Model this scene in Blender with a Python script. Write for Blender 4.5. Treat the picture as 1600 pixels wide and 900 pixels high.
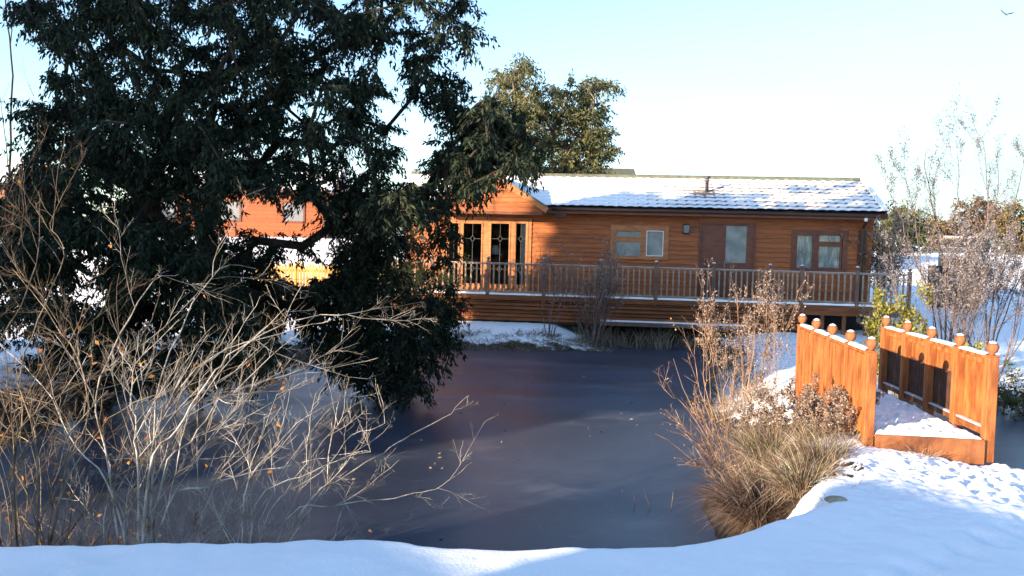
import bpy, math, random
import numpy as np
from mathutils import Vector, Matrix, Euler
for o in list(bpy.data.objects): bpy.data.objects.remove(o)
S = bpy.context.scene
COL = S.collection
R = math.radians
# ------------------------------------------------------------------ camera
EYE = Vector((0, 0, 3.1)); FPX = 1350.0
cam_d = bpy.data.cameras.new('camera'); cam = bpy.data.objects.new('camera', cam_d); COL.objects.link(cam)
cam_d.lens = 36 * FPX / 1600; cam_d.sensor_width = 36; cam_d.clip_end = 2000; cam_d.clip_start = 0.05
CAMR = Matrix.Rotation(R(90 - 3.4), 3, 'X') @ Matrix.Rotation(R(1.4), 3, 'Z')
cam.matrix_world = Matrix.Translation(EYE) @ CAMR.to_4x4()
S.camera = cam
# ------------------------------------------------------------------ light
SUN_EL, SUN_DIR = 12.5, Vector((0.79, 0.61, 0)).normalized()      # direction the light travels
w = bpy.data.worlds.new('World'); S.world = w; w.use_nodes = True
nt = w.node_tree; bg = nt.nodes['Background']
sky = nt.nodes.new('ShaderNodeTexSky'); sky.sky_type = 'NISHITA'; sky.sun_disc = False
sky.sun_elevation = R(SUN_EL); sky.sun_rotation = math.atan2(-SUN_DIR.x, -SUN_DIR.y)
sky.altitude = 0; sky.air_density = .9; sky.dust_density = 0.5; sky.ozone_density = 2.2
# thin veil of high cloud, thicker towards the horizon
tc = nt.nodes.new('ShaderNodeTexCoord'); sep = nt.nodes.new('ShaderNodeSeparateXYZ')
nt.links.new(tc.outputs['Generated'], sep.inputs[0])
def wmath(op, a, b=None, c=None, clamp=False):
    n = nt.nodes.new('ShaderNodeMath'); n.operation = op; n.use_clamp = clamp
    for i, v in enumerate((a, b, c)):
        if v is None: continue
        if isinstance(v, (int, float)): n.inputs[i].default_value = v
        else: nt.links.new(v, n.inputs[i])
    return n.outputs[0]
mp = nt.nodes.new('ShaderNodeMapping'); mp.inputs['Scale'].default_value = (1.6, 1.6, 5); nt.links.new(tc.outputs['Generated'], mp.inputs[0])
nz = nt.nodes.new('ShaderNodeTexNoise'); nz.inputs['Scale'].default_value = 1.3; nz.inputs['Detail'].default_value = 4
nt.links.new(mp.outputs[0], nz.inputs[0])
t1 = wmath('MULTIPLY', sep.outputs[2], -2.6); t2 = wmath('MULTIPLY_ADD', sep.outputs[0], 0.75, t1)
t3 = wmath('MULTIPLY_ADD', nz.outputs[0], 0.5, t2); veil = wmath('ADD', t3, 0.34, clamp=True)
mx = nt.nodes.new('ShaderNodeMix'); mx.data_type = 'RGBA'
nt.links.new(veil, mx.inputs['Factor']); nt.links.new(sky.outputs[0], mx.inputs['A']); mx.inputs['B'].default_value = (1.50, 2.22, 2.26, 1)
nt.links.new(mx.outputs['Result'], bg.inputs[0]); bg.inputs[1].default_value = 0.135
sl = bpy.data.lights.new('sun', 'SUN'); sl.energy = 5.0; sl.angle = R(0.5); sl.color = (1.0, 0.78, 0.55)
sun = bpy.data.objects.new('sun', sl); COL.objects.link(sun)
dvec = Vector((SUN_DIR.x, SUN_DIR.y, -math.tan(R(SUN_EL)))).normalized()
sun.rotation_euler = dvec.to_track_quat('-Z', 'Y').to_euler()
S.view_settings.view_transform = 'Standard'; S.view_settings.look = 'None'; S.view_settings.gamma = 1
S.view_settings.exposure = 1.78; S.view_settings.use_curve_mapping = False
S.cycles.max_bounces = 6; S.cycles.transparent_max_bounces = 12
# ------------------------------------------------------------------ pixel helpers (points of the real place)
def ray(px, py):
    return (CAMR @ Vector(((px - 800) / FPX, -(py - 450) / FPX, -1))).normalized()
def P(px, py, Y):
    d = ray(px, py); return EYE + d * (Y / d.y)
def G(px, py, z):
    d = ray(px, py); return EYE + d * ((z - EYE.z) / d.z)
# ------------------------------------------------------------------ object helpers
def tag(o, label=None, cat=None, group=None, kind=None):
    if label: o['label'] = label
    if cat: o['category'] = cat
    if group: o['group'] = group
    if kind: o['kind'] = kind
    return o
def empty(name, loc=(0, 0, 0), rz=0, label=None, cat=None, group=None):
    o = bpy.data.objects.new(name, None); COL.objects.link(o); o.location = loc; o.rotation_euler = (0, 0, rz); o.empty_display_size = .2
    return tag(o, label, cat, group)
def link(name, me, m, parent=None):
    o = bpy.data.objects.new(name, me); COL.objects.link(o)
    if m: me.materials.append(m)
    o.parent = parent
    return o
class MB:
    def __init__(s): s.v = []; s.f = []
    def add(s, vs, fs):
        n = len(s.v); s.v += [tuple(v) for v in vs]; s.f += [tuple(i + n for i in f) for f in fs]
    def box(s, x0, x1, y0, y1, z0, z1):
        s.add([(x, y, z) for x in (x0, x1) for y in (y0, y1) for z in (z0, z1)],
              [(0, 1, 3, 2), (4, 6, 7, 5), (0, 4, 5, 1), (2, 3, 7, 6), (0, 2, 6, 4), (1, 5, 7, 3)])
    def prism(s, pts, off):                       # closed polygon pts extruded by off
        n = len(pts); off = Vector(off); a = [Vector(p) for p in pts]; b = [p + off for p in a]
        s.add(a + b, [tuple(range(n))[::-1], tuple(range(n, 2 * n))] + [(i, (i + 1) % n, n + (i + 1) % n, n + i) for i in range(n)])
    def bar(s, a, b, wd, ht, up=(0, 0, 1)):        # rectangular bar between points
        a = Vector(a); b = Vector(b); d = (b - a).normalized(); sd = d.cross(Vector(up)).normalized() * wd / 2; u = sd.cross(d).normalized() * ht / 2
        s.add([a - sd - u, a + sd - u, a + sd + u, a - sd + u, b - sd - u, b + sd - u, b + sd + u, b - sd + u],
              [(3, 2, 1, 0), (4, 5, 6, 7), (0, 1, 5, 4), (1, 2, 6, 5), (2, 3, 7, 6), (3, 0, 4, 7)])
    def tube(s, pts, rad, k=4):
        pts = [Vector(p) for p in pts]; n = len(pts); vs = []; u = None
        for i, p in enumerate(pts):
            d = (pts[min(i + 1, n - 1)] - pts[max(i - 1, 0)])
            if d.length < 1e-9: d = Vector((0, 0, 1))
            d.normalize()
            if u is None: u = d.orthogonal().normalized()
            u = (u - d * u.dot(d)); u = u.normalized() if u.length > 1e-6 else d.orthogonal().normalized()
            q = d.cross(u); r = rad[i] if isinstance(rad, (list, tuple)) else rad
            vs += [p + (u * math.cos(2 * math.pi * j / k) + q * math.sin(2 * math.pi * j / k)) * r for j in range(k)]
        fs = [(i * k + j, i * k + (j + 1) % k, (i + 1) * k + (j + 1) % k, (i + 1) * k + j) for i in range(n - 1) for j in range(k)]
        fs += [tuple(range(k))[::-1], tuple((n - 1) * k + j for j in range(k))]
        s.add(vs, fs)
    def lathe(s, c, prof, k=16):                   # prof: (radius, z)
        c = Vector(c); vs = []
        for r, z in prof: vs += [c + Vector((r * math.cos(2 * math.pi * j / k), r * math.sin(2 * math.pi * j / k), z)) for j in range(k)]
        n = len(prof)
        s.add(vs, [(i * k + j, i * k + (j + 1) % k, (i + 1) * k + (j + 1) % k, (i + 1) * k + j) for i in range(n - 1) for j in range(k)] + [tuple(range(k))[::-1], tuple((n - 1) * k + j for j in range(k))])
    def ball(s, c, r, k=12, sq=1.0, top=False):
        a0 = 0 if top else -90
        s.lathe(c, [(max(r * math.cos(R(a)), .0005), r * sq * math.sin(R(a))) for a in np.linspace(a0, 90, 5 if top else 9)], k)
    def build(s, name, m, parent=None, smooth=False, bevel=0):
        me = bpy.data.meshes.new(name); me.from_pydata(s.v, [], s.f); me.update()
        if smooth: me.polygons.foreach_set('use_smooth', [True] * len(me.polygons))
        o = link(name, me, m, parent)
        if bevel:
            b = o.modifiers.new('b', 'BEVEL'); b.width = bevel; b.segments = 2; b.limit_method = 'ANGLE'
        return o
def fast_mesh(name, V, F, nper, m, parent=None, smooth=False):
    me = bpy.data.meshes.new(name); V = np.asarray(V, np.float32); F = np.asarray(F, np.int32)
    me.vertices.add(len(V)); me.vertices.foreach_set('co', V.ravel())
    me.loops.add(F.size); me.loops.foreach_set('vertex_index', F.ravel())
    me.polygons.add(len(F)); me.polygons.foreach_set('loop_start', np.arange(0, F.size, nper, dtype=np.int32)); me.polygons.foreach_set('loop_total', np.full(len(F), nper, np.int32))
    if smooth: me.polygons.foreach_set('use_smooth', np.ones(len(F), bool))
    me.update(calc_edges=True); me.validate()
    return link(name, me, m, parent)
def norm(a): return a / np.maximum(np.linalg.norm(a, axis=1, keepdims=True), 1e-9)
def leaves(name, C, D, L, W, m, parent, rng):
    """leaf blades: folded rhombs with base C, direction D"""
    C = np.asarray(C, float); D = norm(np.asarray(D, float)); n = len(C)
    L = (np.zeros(n) + L) * rng.uniform(.7, 1.25, n); W = (np.zeros(n) + W) * rng.uniform(.7, 1.2, n)
    sd = norm(np.cross(D, rng.normal(size=(n, 3)))); nn = norm(np.cross(sd, D)); L = L[:, None]; W = W[:, None]
    bend = rng.uniform(-.25, .25, (n, 1)) * L
    mid = C + D * L * .45 + nn * bend * .5
    V = np.stack([C, mid + sd * W * .5 + nn * W * .2, C + D * L - nn * bend, mid - sd * W * .5 + nn * W * .2], 1).reshape(-1, 3)
    F = np.arange(4 * n).reshape(n, 4)
    return fast_mesh(name, V, F, 4, m, parent)
# ------------------------------------------------------------------ numpy noise
def vnoise(x, y, seed=0):
    x = np.asarray(x, float); y = np.asarray(y, float)
    def h(i, j):
        n = (i.astype(np.int64) * 374761393 + j.astype(np.int64) * 668265263 + seed * 1442695041) & 0xffffffff
        n = ((n ^ (n >> 13)) * 1274126177) & 0xffffffff
        return ((n ^ (n >> 16)) & 0xffff) / 65535.0
    i = np.floor(x); j = np.floor(y); fx = x - i; fy = y - j; fx = fx * fx * (3 - 2 * fx); fy = fy * fy * (3 - 2 * fy)
    return (h(i, j) * (1 - fx) + h(i + 1, j) * fx) * (1 - fy) + (h(i, j + 1) * (1 - fx) + h(i + 1, j + 1) * fx) * fy
def fbm(x, y, o=4, seed=0):
    s = 0; a = .5
    for k in range(o): s = s + a * vnoise(x * 2 ** k, y * 2 ** k, seed + k * 7); a *= .5
    return s
def sstep(a, b, x):
    t = np.clip((x - a) / (b - a), 0, 1); return t * t * (3 - 2 * t)
# ------------------------------------------------------------------ materials
def newmat(name):
    m = bpy.data.materials.new(name); m.use_nodes = True; n = m.node_tree
    return m, n, n.nodes['Principled BSDF'], (lambda t, **k: _nd(n, t, k)), n.links.new
def _nd(n, t, k):
    x = n.nodes.new('ShaderNode' + t)
    for a, b in k.items(): setattr(x, a, b)
    return x
def mat(name, c1, c2=None, scale=8, stretch=(1, 1, 1), rough=.7, bump=.0, bscale=None, coords='Object', spec=.3, island=0, lo=.35, hi=.65, detail=6):
    m, n, b, nd, ln = newmat(name)
    b.inputs['Roughness'].default_value = rough; b.inputs['Specular IOR Level'].default_value = spec
    tcx = nd('TexCoord'); mpx = nd('Mapping'); ln(tcx.outputs[coords], mpx.inputs[0]); mpx.inputs['Scale'].default_value = stretch
    nz = nd('TexNoise'); nz.inputs['Scale'].default_value = scale; nz.inputs['Detail'].default_value = detail; ln(mpx.outputs[0], nz.inputs[0])
    if c2:
        r = nd('ValToRGB'); r.color_ramp.elements[0].position = lo; r.color_ramp.elements[1].position = hi
        r.color_ramp.elements[0].color = (*c1, 1); r.color_ramp.elements[1].color = (*c2, 1); ln(nz.outputs[0], r.inputs[0]); out = r.outputs[0]
    else:
        rg = nd('RGB'); rg.outputs[0].default_value = (*c1, 1); out = rg.outputs[0]
    if island:
        g = nd('NewGeometry'); mr = nd('MapRange'); ln(g.outputs['Random Per Island'], mr.inputs[0]); mr.inputs[3].default_value = 1 - island; mr.inputs[4].default_value = 1 + island
        h = nd('HueSaturation'); ln(out, h.inputs['Color']); ln(mr.outputs[0], h.inputs['Value']); out = h.outputs[0]
    ln(out, b.inputs['Base Color'])
    if bump:
        nb = nd('TexNoise'); nb.inputs['Scale'].default_value = bscale or scale * 2; nb.inputs['Detail'].default_value = 8; ln(mpx.outputs[0], nb.inputs[0])
        bp = nd('Bump'); bp.inputs['Strength'].default_value = bump; bp.inputs['Distance'].default_value = .02; ln(nb.outputs[0], bp.inputs['Height']); ln(bp.outputs[0], b.inputs['Normal'])
    return m
def leafmat(name, cols, transl=.25, rough=.55, spec=.3):
    m, n, b, nd, ln = newmat(name)
    g = nd('NewGeometry'); r = nd('ValToRGB'); r.color_ramp.interpolation = 'LINEAR'
    el = r.color_ramp.elements; el[0].color = (*cols[0], 1); el[1].color = (*cols[-1], 1)
    for i, c in enumerate(cols[1:-1]): e = el.new((i + 1) / (len(cols) - 1)); e.color = (*c, 1)
    ln(g.outputs['Random Per Island'], r.inputs[0]); ln(r.outputs[0], b.inputs['Base Color'])
    b.inputs['Roughness'].default_value = rough; b.inputs['Specular IOR Level'].default_value = spec
    t = nd('BsdfTranslucent'); ln(r.outputs[0], t.inputs[0]); mxs = nd('MixShader'); mxs.inputs[0].default_value = transl
    ln(b.outputs[0], mxs.inputs[1]); ln(t.outputs[0], mxs.inputs[2]); ln(mxs.outputs[0], n.nodes['Material Output'].inputs[0])
    return m
M = {}
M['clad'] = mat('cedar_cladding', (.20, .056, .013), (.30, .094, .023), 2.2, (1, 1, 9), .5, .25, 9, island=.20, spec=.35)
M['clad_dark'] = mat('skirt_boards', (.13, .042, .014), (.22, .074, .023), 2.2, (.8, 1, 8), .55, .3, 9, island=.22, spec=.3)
M['frame'] = mat('window_frame_wood', (.27, .10, .038), (.38, .16, .06), 4, (1, 1, 3), .42, .1, 20, spec=.4)
M['frame_dark'] = mat('frame_brown', (.10, .032, .018), (.16, .052, .027), 4, (1, 1, 3), .45, .1, 20, spec=.4)
M['gutter'] = mat('brown_plastic', (.045, .022, .016), (.06, .03, .02), 3, rough=.4)
M['green_trim'] = mat('ridge_green', (.075, .085, .06), (.12, .125, .095), 5, rough=.7)
M['rail'] = mat('weathered_rail', (.20, .14, .10), (.34, .26, .20), 5, (1, 1, 1), .8, .3, 40, island=.12)
M['rail_post'] = mat('weathered_post', (.11, .07, .06), (.19, .125, .10), 6, (1, 1, .4), .8, .3, 40)
M['bridge'] = mat('orange_timber', (.18, .055, .016), (.38, .14, .042), 4, (3, 3, .7), .55, .35, 26, island=.16, spec=.3, coords='Object')
M['bridge_dark'] = mat('orange_timber_worn', (.09, .032, .015), (.26, .10, .038), 5, (1, 1, .7), .7, .4, 22, island=.1)
M['spindle'] = mat('dark_spindle', (.045, .024, .018), (.09, .045, .03), 8, rough=.6)
M['snow_cap'] = mat('snow', (.80, .83, .87), (.88, .89, .91), 9, rough=.6, bump=.5, bscale=22, spec=.2)
M['frost'] = mat('frost_film', (.42, .41, .42), (.62, .61, .62), 18, rough=.7, bump=.3)
M['bark'] = mat('dark_bark', (.018, .014, .011), (.05, .038, .028), 14, (1, 1, .4), .9, .6, 30)
M['bark_pale'] = mat('grey_bark', (.10, .085, .07), (.22, .18, .14), 12, (1, 1, .4), .85, .4, 30)
M['twig_frost'] = mat('frosted_twig', (.11, .09, .06), (.42, .39, .35), 7, rough=.75, bump=.4, bscale=60, lo=.34, hi=.62, island=.35)
M['twig_red'] = mat('red_brown_twig', (.055, .035, .022), (.20, .155, .105), 8, rough=.75, island=.4)
M['twig_tan'] = mat('tan_twig', (.13, .07, .04), (.33, .22, .145), 7, rough=.8, island=.35)
M['twig_grey'] = mat('grey_twig', (.07, .05, .045), (.17, .13, .12), 7, rough=.8, island=.35)
M['leaf_dark'] = leafmat('evergreen_leaf', [(.005, .012, .009), (.011, .022, .015), (.020, .034, .020), (.050, .058, .026)], .15, .6, .15)
M['leaf_olive'] = leafmat('olive_leaf', [(.035, .05, .022), (.07, .085, .03), (.13, .125, .035), (.10, .10, .07)], .25)
M['leaf_gold'] = leafmat('dry_gold_leaf', [(.20, .09, .03), (.34, .18, .06), (.45, .30, .14), (.40, .33, .26)], .25)
M['leaf_brown'] = leafmat('dry_brown_leaf', [(.14, .09, .065), (.27, .20, .16), (.42, .36, .32)], .3)
M['leaf_pale'] = leafmat('frosted_leaf', [(.24, .19, .17), (.42, .37, .34), (.62, .60, .60)], .35)
M['leaf_russet'] = leafmat('russet_leaf', [(.085, .045, .028), (.14, .08, .045), (.15, .12, .07)], .2)
M['leaf_willow'] = leafmat('grey_leaf', [(.10, .085, .085), (.19, .17, .175), (.34, .32, .34)], .3)
M['leaf_ochre'] = leafmat('ochre_leaf', [(.06, .055, .025), (.12, .09, .035), (.20, .14, .05)], .2)
M['leaf_yg'] = leafmat('yellow_green_leaf', [(.10, .12, .025), (.20, .20, .035), (.32, .26, .05)], .3)
M['leaf_orange'] = leafmat('orange_leaf', [(.30, .10, .02), (.45, .20, .04), (.5, .33, .10)], .25)
M['grass_dry'] = leafmat('dry_grass', [(.06, .032, .02), (.15, .095, .055), (.27, .20, .14), (.42, .38, .33)], .2)
M['grass_brown'] = leafmat('brown_grass', [(.025, .014, .010), (.06, .034, .022), (.11, .07, .05), (.26, .21, .18)], .15)
M['grass_green'] = leafmat('green_grass', [(.06, .07, .02), (.15, .16, .05), (.30, .29, .17)], .2)
M['reed'] = leafmat('dead_reed', [(.10, .075, .05), (.22, .17, .12), (.34, .28, .21)], .15)
M['black'] = mat('black_paint', (.012, .012, .013), rough=.5)
M['grey_metal'] = mat('grey_metal', (.045, .045, .05), (.08, .08, .085), 8, rough=.4)
M['curtain'] = mat('net_curtain', (.42, .50, .50), (.62, .68, .67), 3, (14, 1, .6), .9)
M['curtain_white'] = mat('white_curtain', (.66, .64, .58), (.8, .78, .7), 4, (10, 1, .6), .9)
M['room'] = mat('room_wall', (.10, .075, .05), (.14, .10, .07), 3, rough=.9)
M['lead'] = mat('lead_strip', (.17, .165, .155), rough=.5)
M['lead_dark'] = mat('dark_lead', (.05, .055, .06), rough=.5)
M['white_paint'] = mat('white_plastic', (.72, .72, .71), rough=.4)
M['lamp_glass'] = mat('lamp_glass', (.16, .17, .19), rough=.25, spec=.6)
M['stone'] = mat('pale_stone', (.22, .18, .13), (.38, .32, .24), 12, rough=.9, bump=.5)
M['yellow_wood'] = mat('yellow_fence', (.36, .18, .035), (.50, .28, .06), 6, (1, 1, .5), .7, .3, 20, island=.2)
M['red_clad'] = mat('red_cladding', (.20, .050, .017), (.29, .08, .026), 5, (1, 1, 6), .6, .2, island=.1)
M['feather'] = mat('grey_feathers', (.05, .055, .075), (.09, .10, .13), 20, rough=.8)
def glassmat():
    m, n, b, nd, ln = newmat('window_glass')
    t = nd('BsdfTransparent'); t.inputs[0].default_value = (.93, .96, .96, 1); g = nd('BsdfGlossy'); g.inputs['Roughness'].default_value = .03
    f = nd('Fresnel'); f.inputs[0].default_value = 1.5; a = nd('Math', operation='MULTIPLY_ADD'); ln(f.outputs[0], a.inputs[0]); a.inputs[1].default_value = 1.3; a.inputs[2].default_value = .06; a.use_clamp = True
    x = nd('MixShader'); ln(a.outputs[0], x.inputs[0]); ln(t.outputs[0], x.inputs[1]); ln(g.outputs[0], x.inputs[2]); ln(x.outputs[0], n.nodes['Material Output'].inputs[0])
    return m
M['glass'] = glassmat()
M['glass_frosted'] = mat('obscure_glass', (.12, .15, .15), (.24, .27, .26), 2.5, rough=.3, bump=.3, bscale=60, spec=.6)
# ground: snow that thins to earth and dead grass where the bank is steep
def groundmat():
    m, n, b, nd, ln = newmat('snowy_ground')
    g = nd('NewGeometry'); sp = nd('SeparateXYZ'); ln(g.outputs['True Normal'], sp.inputs[0])
    at = nd('Attribute', attribute_name='bare')
    nz = nd('TexNoise'); nz.inputs['Scale'].default_value = 3.2; nz.inputs['Detail'].default_value = 8; ln(g.outputs['Position'], nz.inputs[0])
    inv = nd('Math', operation='MULTIPLY_ADD'); ln(sp.outputs[2], inv.inputs[0]); inv.inputs[1].default_value = -1.3; inv.inputs[2].default_value = 1.0
    a = nd('Math', operation='ADD'); ln(inv.outputs[0], a.inputs[0]); ln(at.outputs['Fac'], a.inputs[1])
    c = nd('Math', operation='MULTIPLY_ADD'); ln(nz.outputs[0], c.inputs[0]); c.inputs[1].default_value = 1.1; ln(a.outputs[0], c.inputs[2])
    mr = nd('MapRange'); ln(c.outputs[0], mr.inputs[0]); mr.inputs[1].default_value = .80; mr.inputs[2].default_value = .92
    nz2 = nd('TexNoise'); nz2.inputs['Scale'].default_value = 14; nz2.inputs['Detail'].default_value = 8; ln(g.outputs['Position'], nz2.inputs[0])
    r = nd('ValToRGB'); r.color_ramp.elements[0].color = (.018, .014, .010, 1); r.color_ramp.elements[1].color = (.085, .062, .038, 1); r.color_ramp.elements[0].position = .35; r.color_ramp.elements[1].position = .7; ln(nz2.outputs[0], r.inputs[0])
    x = nd('Mix', data_type='RGBA'); ln(mr.outputs[0], x.inputs['Factor']); x.inputs['A'].default_value = (.89, .905, .93, 1); ln(r.outputs[0], x.inputs['B']); ln(x.outputs['Result'], b.inputs['Base Color'])
    b.inputs['Roughness'].default_value = .65; b.inputs['Specular IOR Level'].default_value = .25
    nb = nd('TexNoise'); nb.inputs['Scale'].default_value = 34; nb.inputs['Detail'].default_value = 12; nb.inputs['Roughness'].default_value = .68; ln(g.outputs['Position'], nb.inputs[0])
    bp = nd('Bump'); bp.inputs['Strength'].default_value = .45; bp.inputs['Distance'].default_value = .02; ln(nb.outputs[0], bp.inputs['Height']); ln(bp.outputs[0], b.inputs['Normal'])
    return m
def icemat():
    m, n, b, nd, ln = newmat('frosted_ice')
    g = nd('NewGeometry'); mpx = nd('Mapping'); ln(g.outputs['Position'], mpx.inputs[0]); mpx.inputs['Scale'].default_value = (.3, .5, 1); mpx.inputs['Rotation'].default_value = (0, 0, .25)
    nz = nd('TexNoise'); nz.inputs['Scale'].default_value = 1; nz.inputs['Detail'].default_value = 4; ln(mpx.outputs[0], nz.inputs[0])
    r = nd('ValToRGB'); r.color_ramp.elements[0].color = (.024, .031, .050, 1); r.color_ramp.elements[1].color = (.046, .054, .082, 1); r.color_ramp.elements[0].position = .36; r.color_ramp.elements[1].position = .68
    ln(nz.outputs[0], r.inputs[0])
    fz = nd('TexNoise'); fz.inputs['Scale'].default_value = 38; fz.inputs['Detail'].default_value = 8; fz.inputs['Roughness'].default_value = .7; ln(g.outputs['Position'], fz.inputs[0])
    fr_ = nd('MapRange'); ln(fz.outputs[0], fr_.inputs[0]); fr_.inputs[1].default_value = .62; fr_.inputs[2].default_value = .78; fr_.inputs[4].default_value = .45
    fm = nd('Mix', data_type='RGBA'); ln(fr_.outputs[0], fm.inputs['Factor']); ln(r.outputs[0], fm.inputs['A']); fm.inputs['B'].default_value = (.30, .32, .36, 1)
    vo = nd('TexVoronoi', feature='DISTANCE_TO_EDGE'); vo.inputs['Scale'].default_value = .42; wn = nd('TexNoise'); wn.inputs['Scale'].default_value = .9; wn.inputs['Detail'].default_value = 5; ln(g.outputs['Position'], wn.inputs[0])
    wv = nd('Mix', data_type='RGBA', blend_type='ADD'); wv.inputs['Factor'].default_value = 1.3; ln(g.outputs['Position'], wv.inputs['A']); ln(wn.outputs['Color'], wv.inputs['B']); ln(wv.outputs['Result'], vo.inputs[0])
    vm = nd('MapRange'); ln(vo.outputs[0], vm.inputs[0]); vm.inputs[1].default_value = .004; vm.inputs[2].default_value = 0.0; vm.inputs[3].default_value = 0; vm.inputs[4].default_value = .12
    fn = nd('Mix', data_type='RGBA'); ln(vm.outputs[0], fn.inputs['Factor']); ln(fm.outputs['Result'], fn.inputs['A']); fn.inputs['B'].default_value = (.34, .36, .40, 1)
    sn2 = nd('TexNoise'); sn2.inputs['Scale'].default_value = 1.1; sn2.inputs['Detail'].default_value = 9; sn2.inputs['Roughness'].default_value = .62; ln(mpx.outputs[0], sn2.inputs[0])
    sm2 = nd('MapRange'); ln(sn2.outputs[0], sm2.inputs[0]); sm2.inputs[1].default_value = .54; sm2.inputs[2].default_value = .72; sm2.inputs[4].default_value = .22
    fo = nd('Mix', data_type='RGBA'); ln(sm2.outputs[0], fo.inputs['Factor']); ln(fn.outputs['Result'], fo.inputs['A']); fo.inputs['B'].default_value = (.34, .36, .42, 1); ln(fo.outputs['Result'], b.inputs['Base Color'])
    rr = nd('MapRange'); ln(nz.outputs[0], rr.inputs[0]); rr.inputs[1].default_value = .35; rr.inputs[2].default_value = .65; rr.inputs[3].default_value = .33; rr.inputs[4].default_value = .44; ln(rr.outputs[0], b.inputs['Roughness'])
    b.inputs['IOR'].default_value = 1.31; b.inputs['Specular IOR Level'].default_value = 1.0
    nb = nd('TexNoise'); nb.inputs['Scale'].default_value = 9; nb.inputs['Detail'].default_value = 6; ln(g.outputs['Position'], nb.inputs[0])
    bp = nd('Bump'); bp.inputs['Strength'].default_value = .12; bp.inputs['Distance'].default_value = .02; ln(nb.outputs[0], bp.inputs['Height']); ln(bp.outputs[0], b.inputs['Normal'])
    return m
M['ground'] = groundmat(); M['ice'] = icemat()
# ------------------------------------------------------------------ terrain
POND = [(-9.5, 6.2), (-5, 6.15), (-3.3, 6.1), (-1.5, 6.35), (0, 6.3), (.8, 6.4), (1.35, 6.65), (1.85, 7.0), (2.25, 7.5), (2.3, 8.4), (2.3, 9.8), (2.6, 10.7), (3.1, 11.3), (3.9, 11.6), (4.9, 11.1), (5.5, 10.2),
        (6.2, 10.0), (8, 10), (12, 10.5), (20, 11), (20, 17), (12, 17.3), (8, 16.6), (6.6, 14.8), (5.6, 13.3), (4.6, 13.0), (3.9, 13.6), (3.5, 14.6), (4.0, 16.5), (4.6, 19), (5.3, 22.2), (5.6, 26.6), (2.9, 26.9), (2.5, 23.7),
        (1.0, 23.6), (-1.8, 23.3), (-4, 21), (-5.4, 19), (-6.2, 17), (-6.8, 15), (-7, 12), (-7.6, 9)]
def pond_sd(x, y):
    d = np.full(x.shape, 1e9); ins = np.zeros(x.shape, bool); n = len(POND)
    for i in range(n):
        ax, ay = POND[i]; bx, by = POND[(i + 1) % n]; ex, ey = bx - ax, by - ay
        t = np.clip(((x - ax) * ex + (y - ay) * ey) / (ex * ex + ey * ey), 0, 1)
        d = np.minimum(d, np.hypot(x - ax - t * ex, y - ay - t * ey))
        c = ((ay > y) != (by > y)); ins ^= c & (x < (bx - ax) * (y - ay) / (by - ay + 1e-12) + ax)
    return np.where(ins, -d, d)
def hgt(x, y):
    x = np.asarray(x, float); y = np.asarray(y, float); shp = x.shape
    d = pond_sd(x, y) + (fbm(x * 1.3, y * 1.3, 4, 3) - .47) * .35
    top = 1.0 + .35 * sstep(5, 0, y) - .15 * sstep(6.5, 9.3, y) - .27 * sstep(10, 15, y)
    top = np.where(x < -6, np.minimum(top, .9), top)
    ra = .50 + (2.75 - .50) * sstep(27, 62, y); la = .50 + (2.75 - .50) * sstep(26, 41, y); k = sstep(-1, 6, x)
    top = np.where(y > 22, la * (1 - k) + ra * k, top)
    top = top + .35 * sstep(70, 160, y)
    wd = .62 + .75 * sstep(7.4, 9, y) * sstep(1, 2.2, x) + 1.1 * sstep(12, 20, y) + 1.0 * sstep(-5, -7, x)
    wd = np.where((x > 2.6) & (x < 5.8) & (y > 21), .5, wd)
    h = -.5 + .5 * sstep(-.6, 0, d) + top * sstep(0, 1, np.clip(d / wd, 0, 1) ** .75)
    far = sstep(60, 20, y)
    h = h + sstep(.2, 1.2, d) * ((fbm(x * .5, y * .5, 3, 11) - .45) * np.where((y > 21) & (y < 28), .08, .22) + (fbm(x * 3.1, y * 3.1, 4, 5) - .47) * .07 * far)
    # trodden snow around the near end of the bridge
    tr = np.exp(-(((x - 4.6) / 2.6) ** 2 + ((y - 8.2) / 1.5) ** 2)) + .06 * np.exp(-((y - 5.2) / 1.2) ** 2)
    h = h + sstep(.4, 1, d) * tr * (np.abs(fbm(x * 7.5, y * 7.5, 4, 21) - .45) * .22 - .03)
    rr_ = np.random.default_rng(12)
    near_ = (y > 4) & (y < 11) & (x > -6) & (x < 9)
    if near_.any():
        hh = np.zeros_like(h)
        for k in range(34):
            t = k / 33; px_ = 4.3 + .25 * math.sin(t * 5) - 3.6 * max(0, t - .4) + (.11 if k % 2 else -.11); py_ = 9.0 - 4.2 * t ** .8 + rr_.uniform(-.06, .06)
            hh = hh - .045 * np.exp(-(((x - px_) / .06) ** 4 + ((y - py_) / .14) ** 4)) + .012 * np.exp(-(((x - px_) / .10) ** 2 + ((y - py_) / .19) ** 2))
        h = h + np.where(near_ & (d > .6), hh, 0)
    return h
def spaced(a, b, fine0, fine1, step, grow=1.12):
    xs = list(np.arange(fine0, fine1, step)); s = step; x = fine1
    while x < b: xs.append(x); s *= grow; x += s
    xs.append(b); s = step; x = fine0 - step; lo = []
    while x > a: lo.append(x); s *= grow; x -= s
    lo.append(a); return np.array(lo[::-1] + xs)
gx = spaced(-400, 400, -5, 8, .035, 1.03); gy = spaced(-60, 900, 4.2, 10.5, .03, 1.022)
X, Y = np.meshgrid(gx, gy); Z = hgt(X, Y)
V = np.stack([X, Y, Z], -1).reshape(-1, 3); nx = len(gx); ny = len(gy)
ii = (np.arange(ny - 1)[:, None] * nx + np.arange(nx - 1)[None]).ravel()
F = np.stack([ii, ii + 1, ii + nx + 1, ii + nx], 1)
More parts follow.
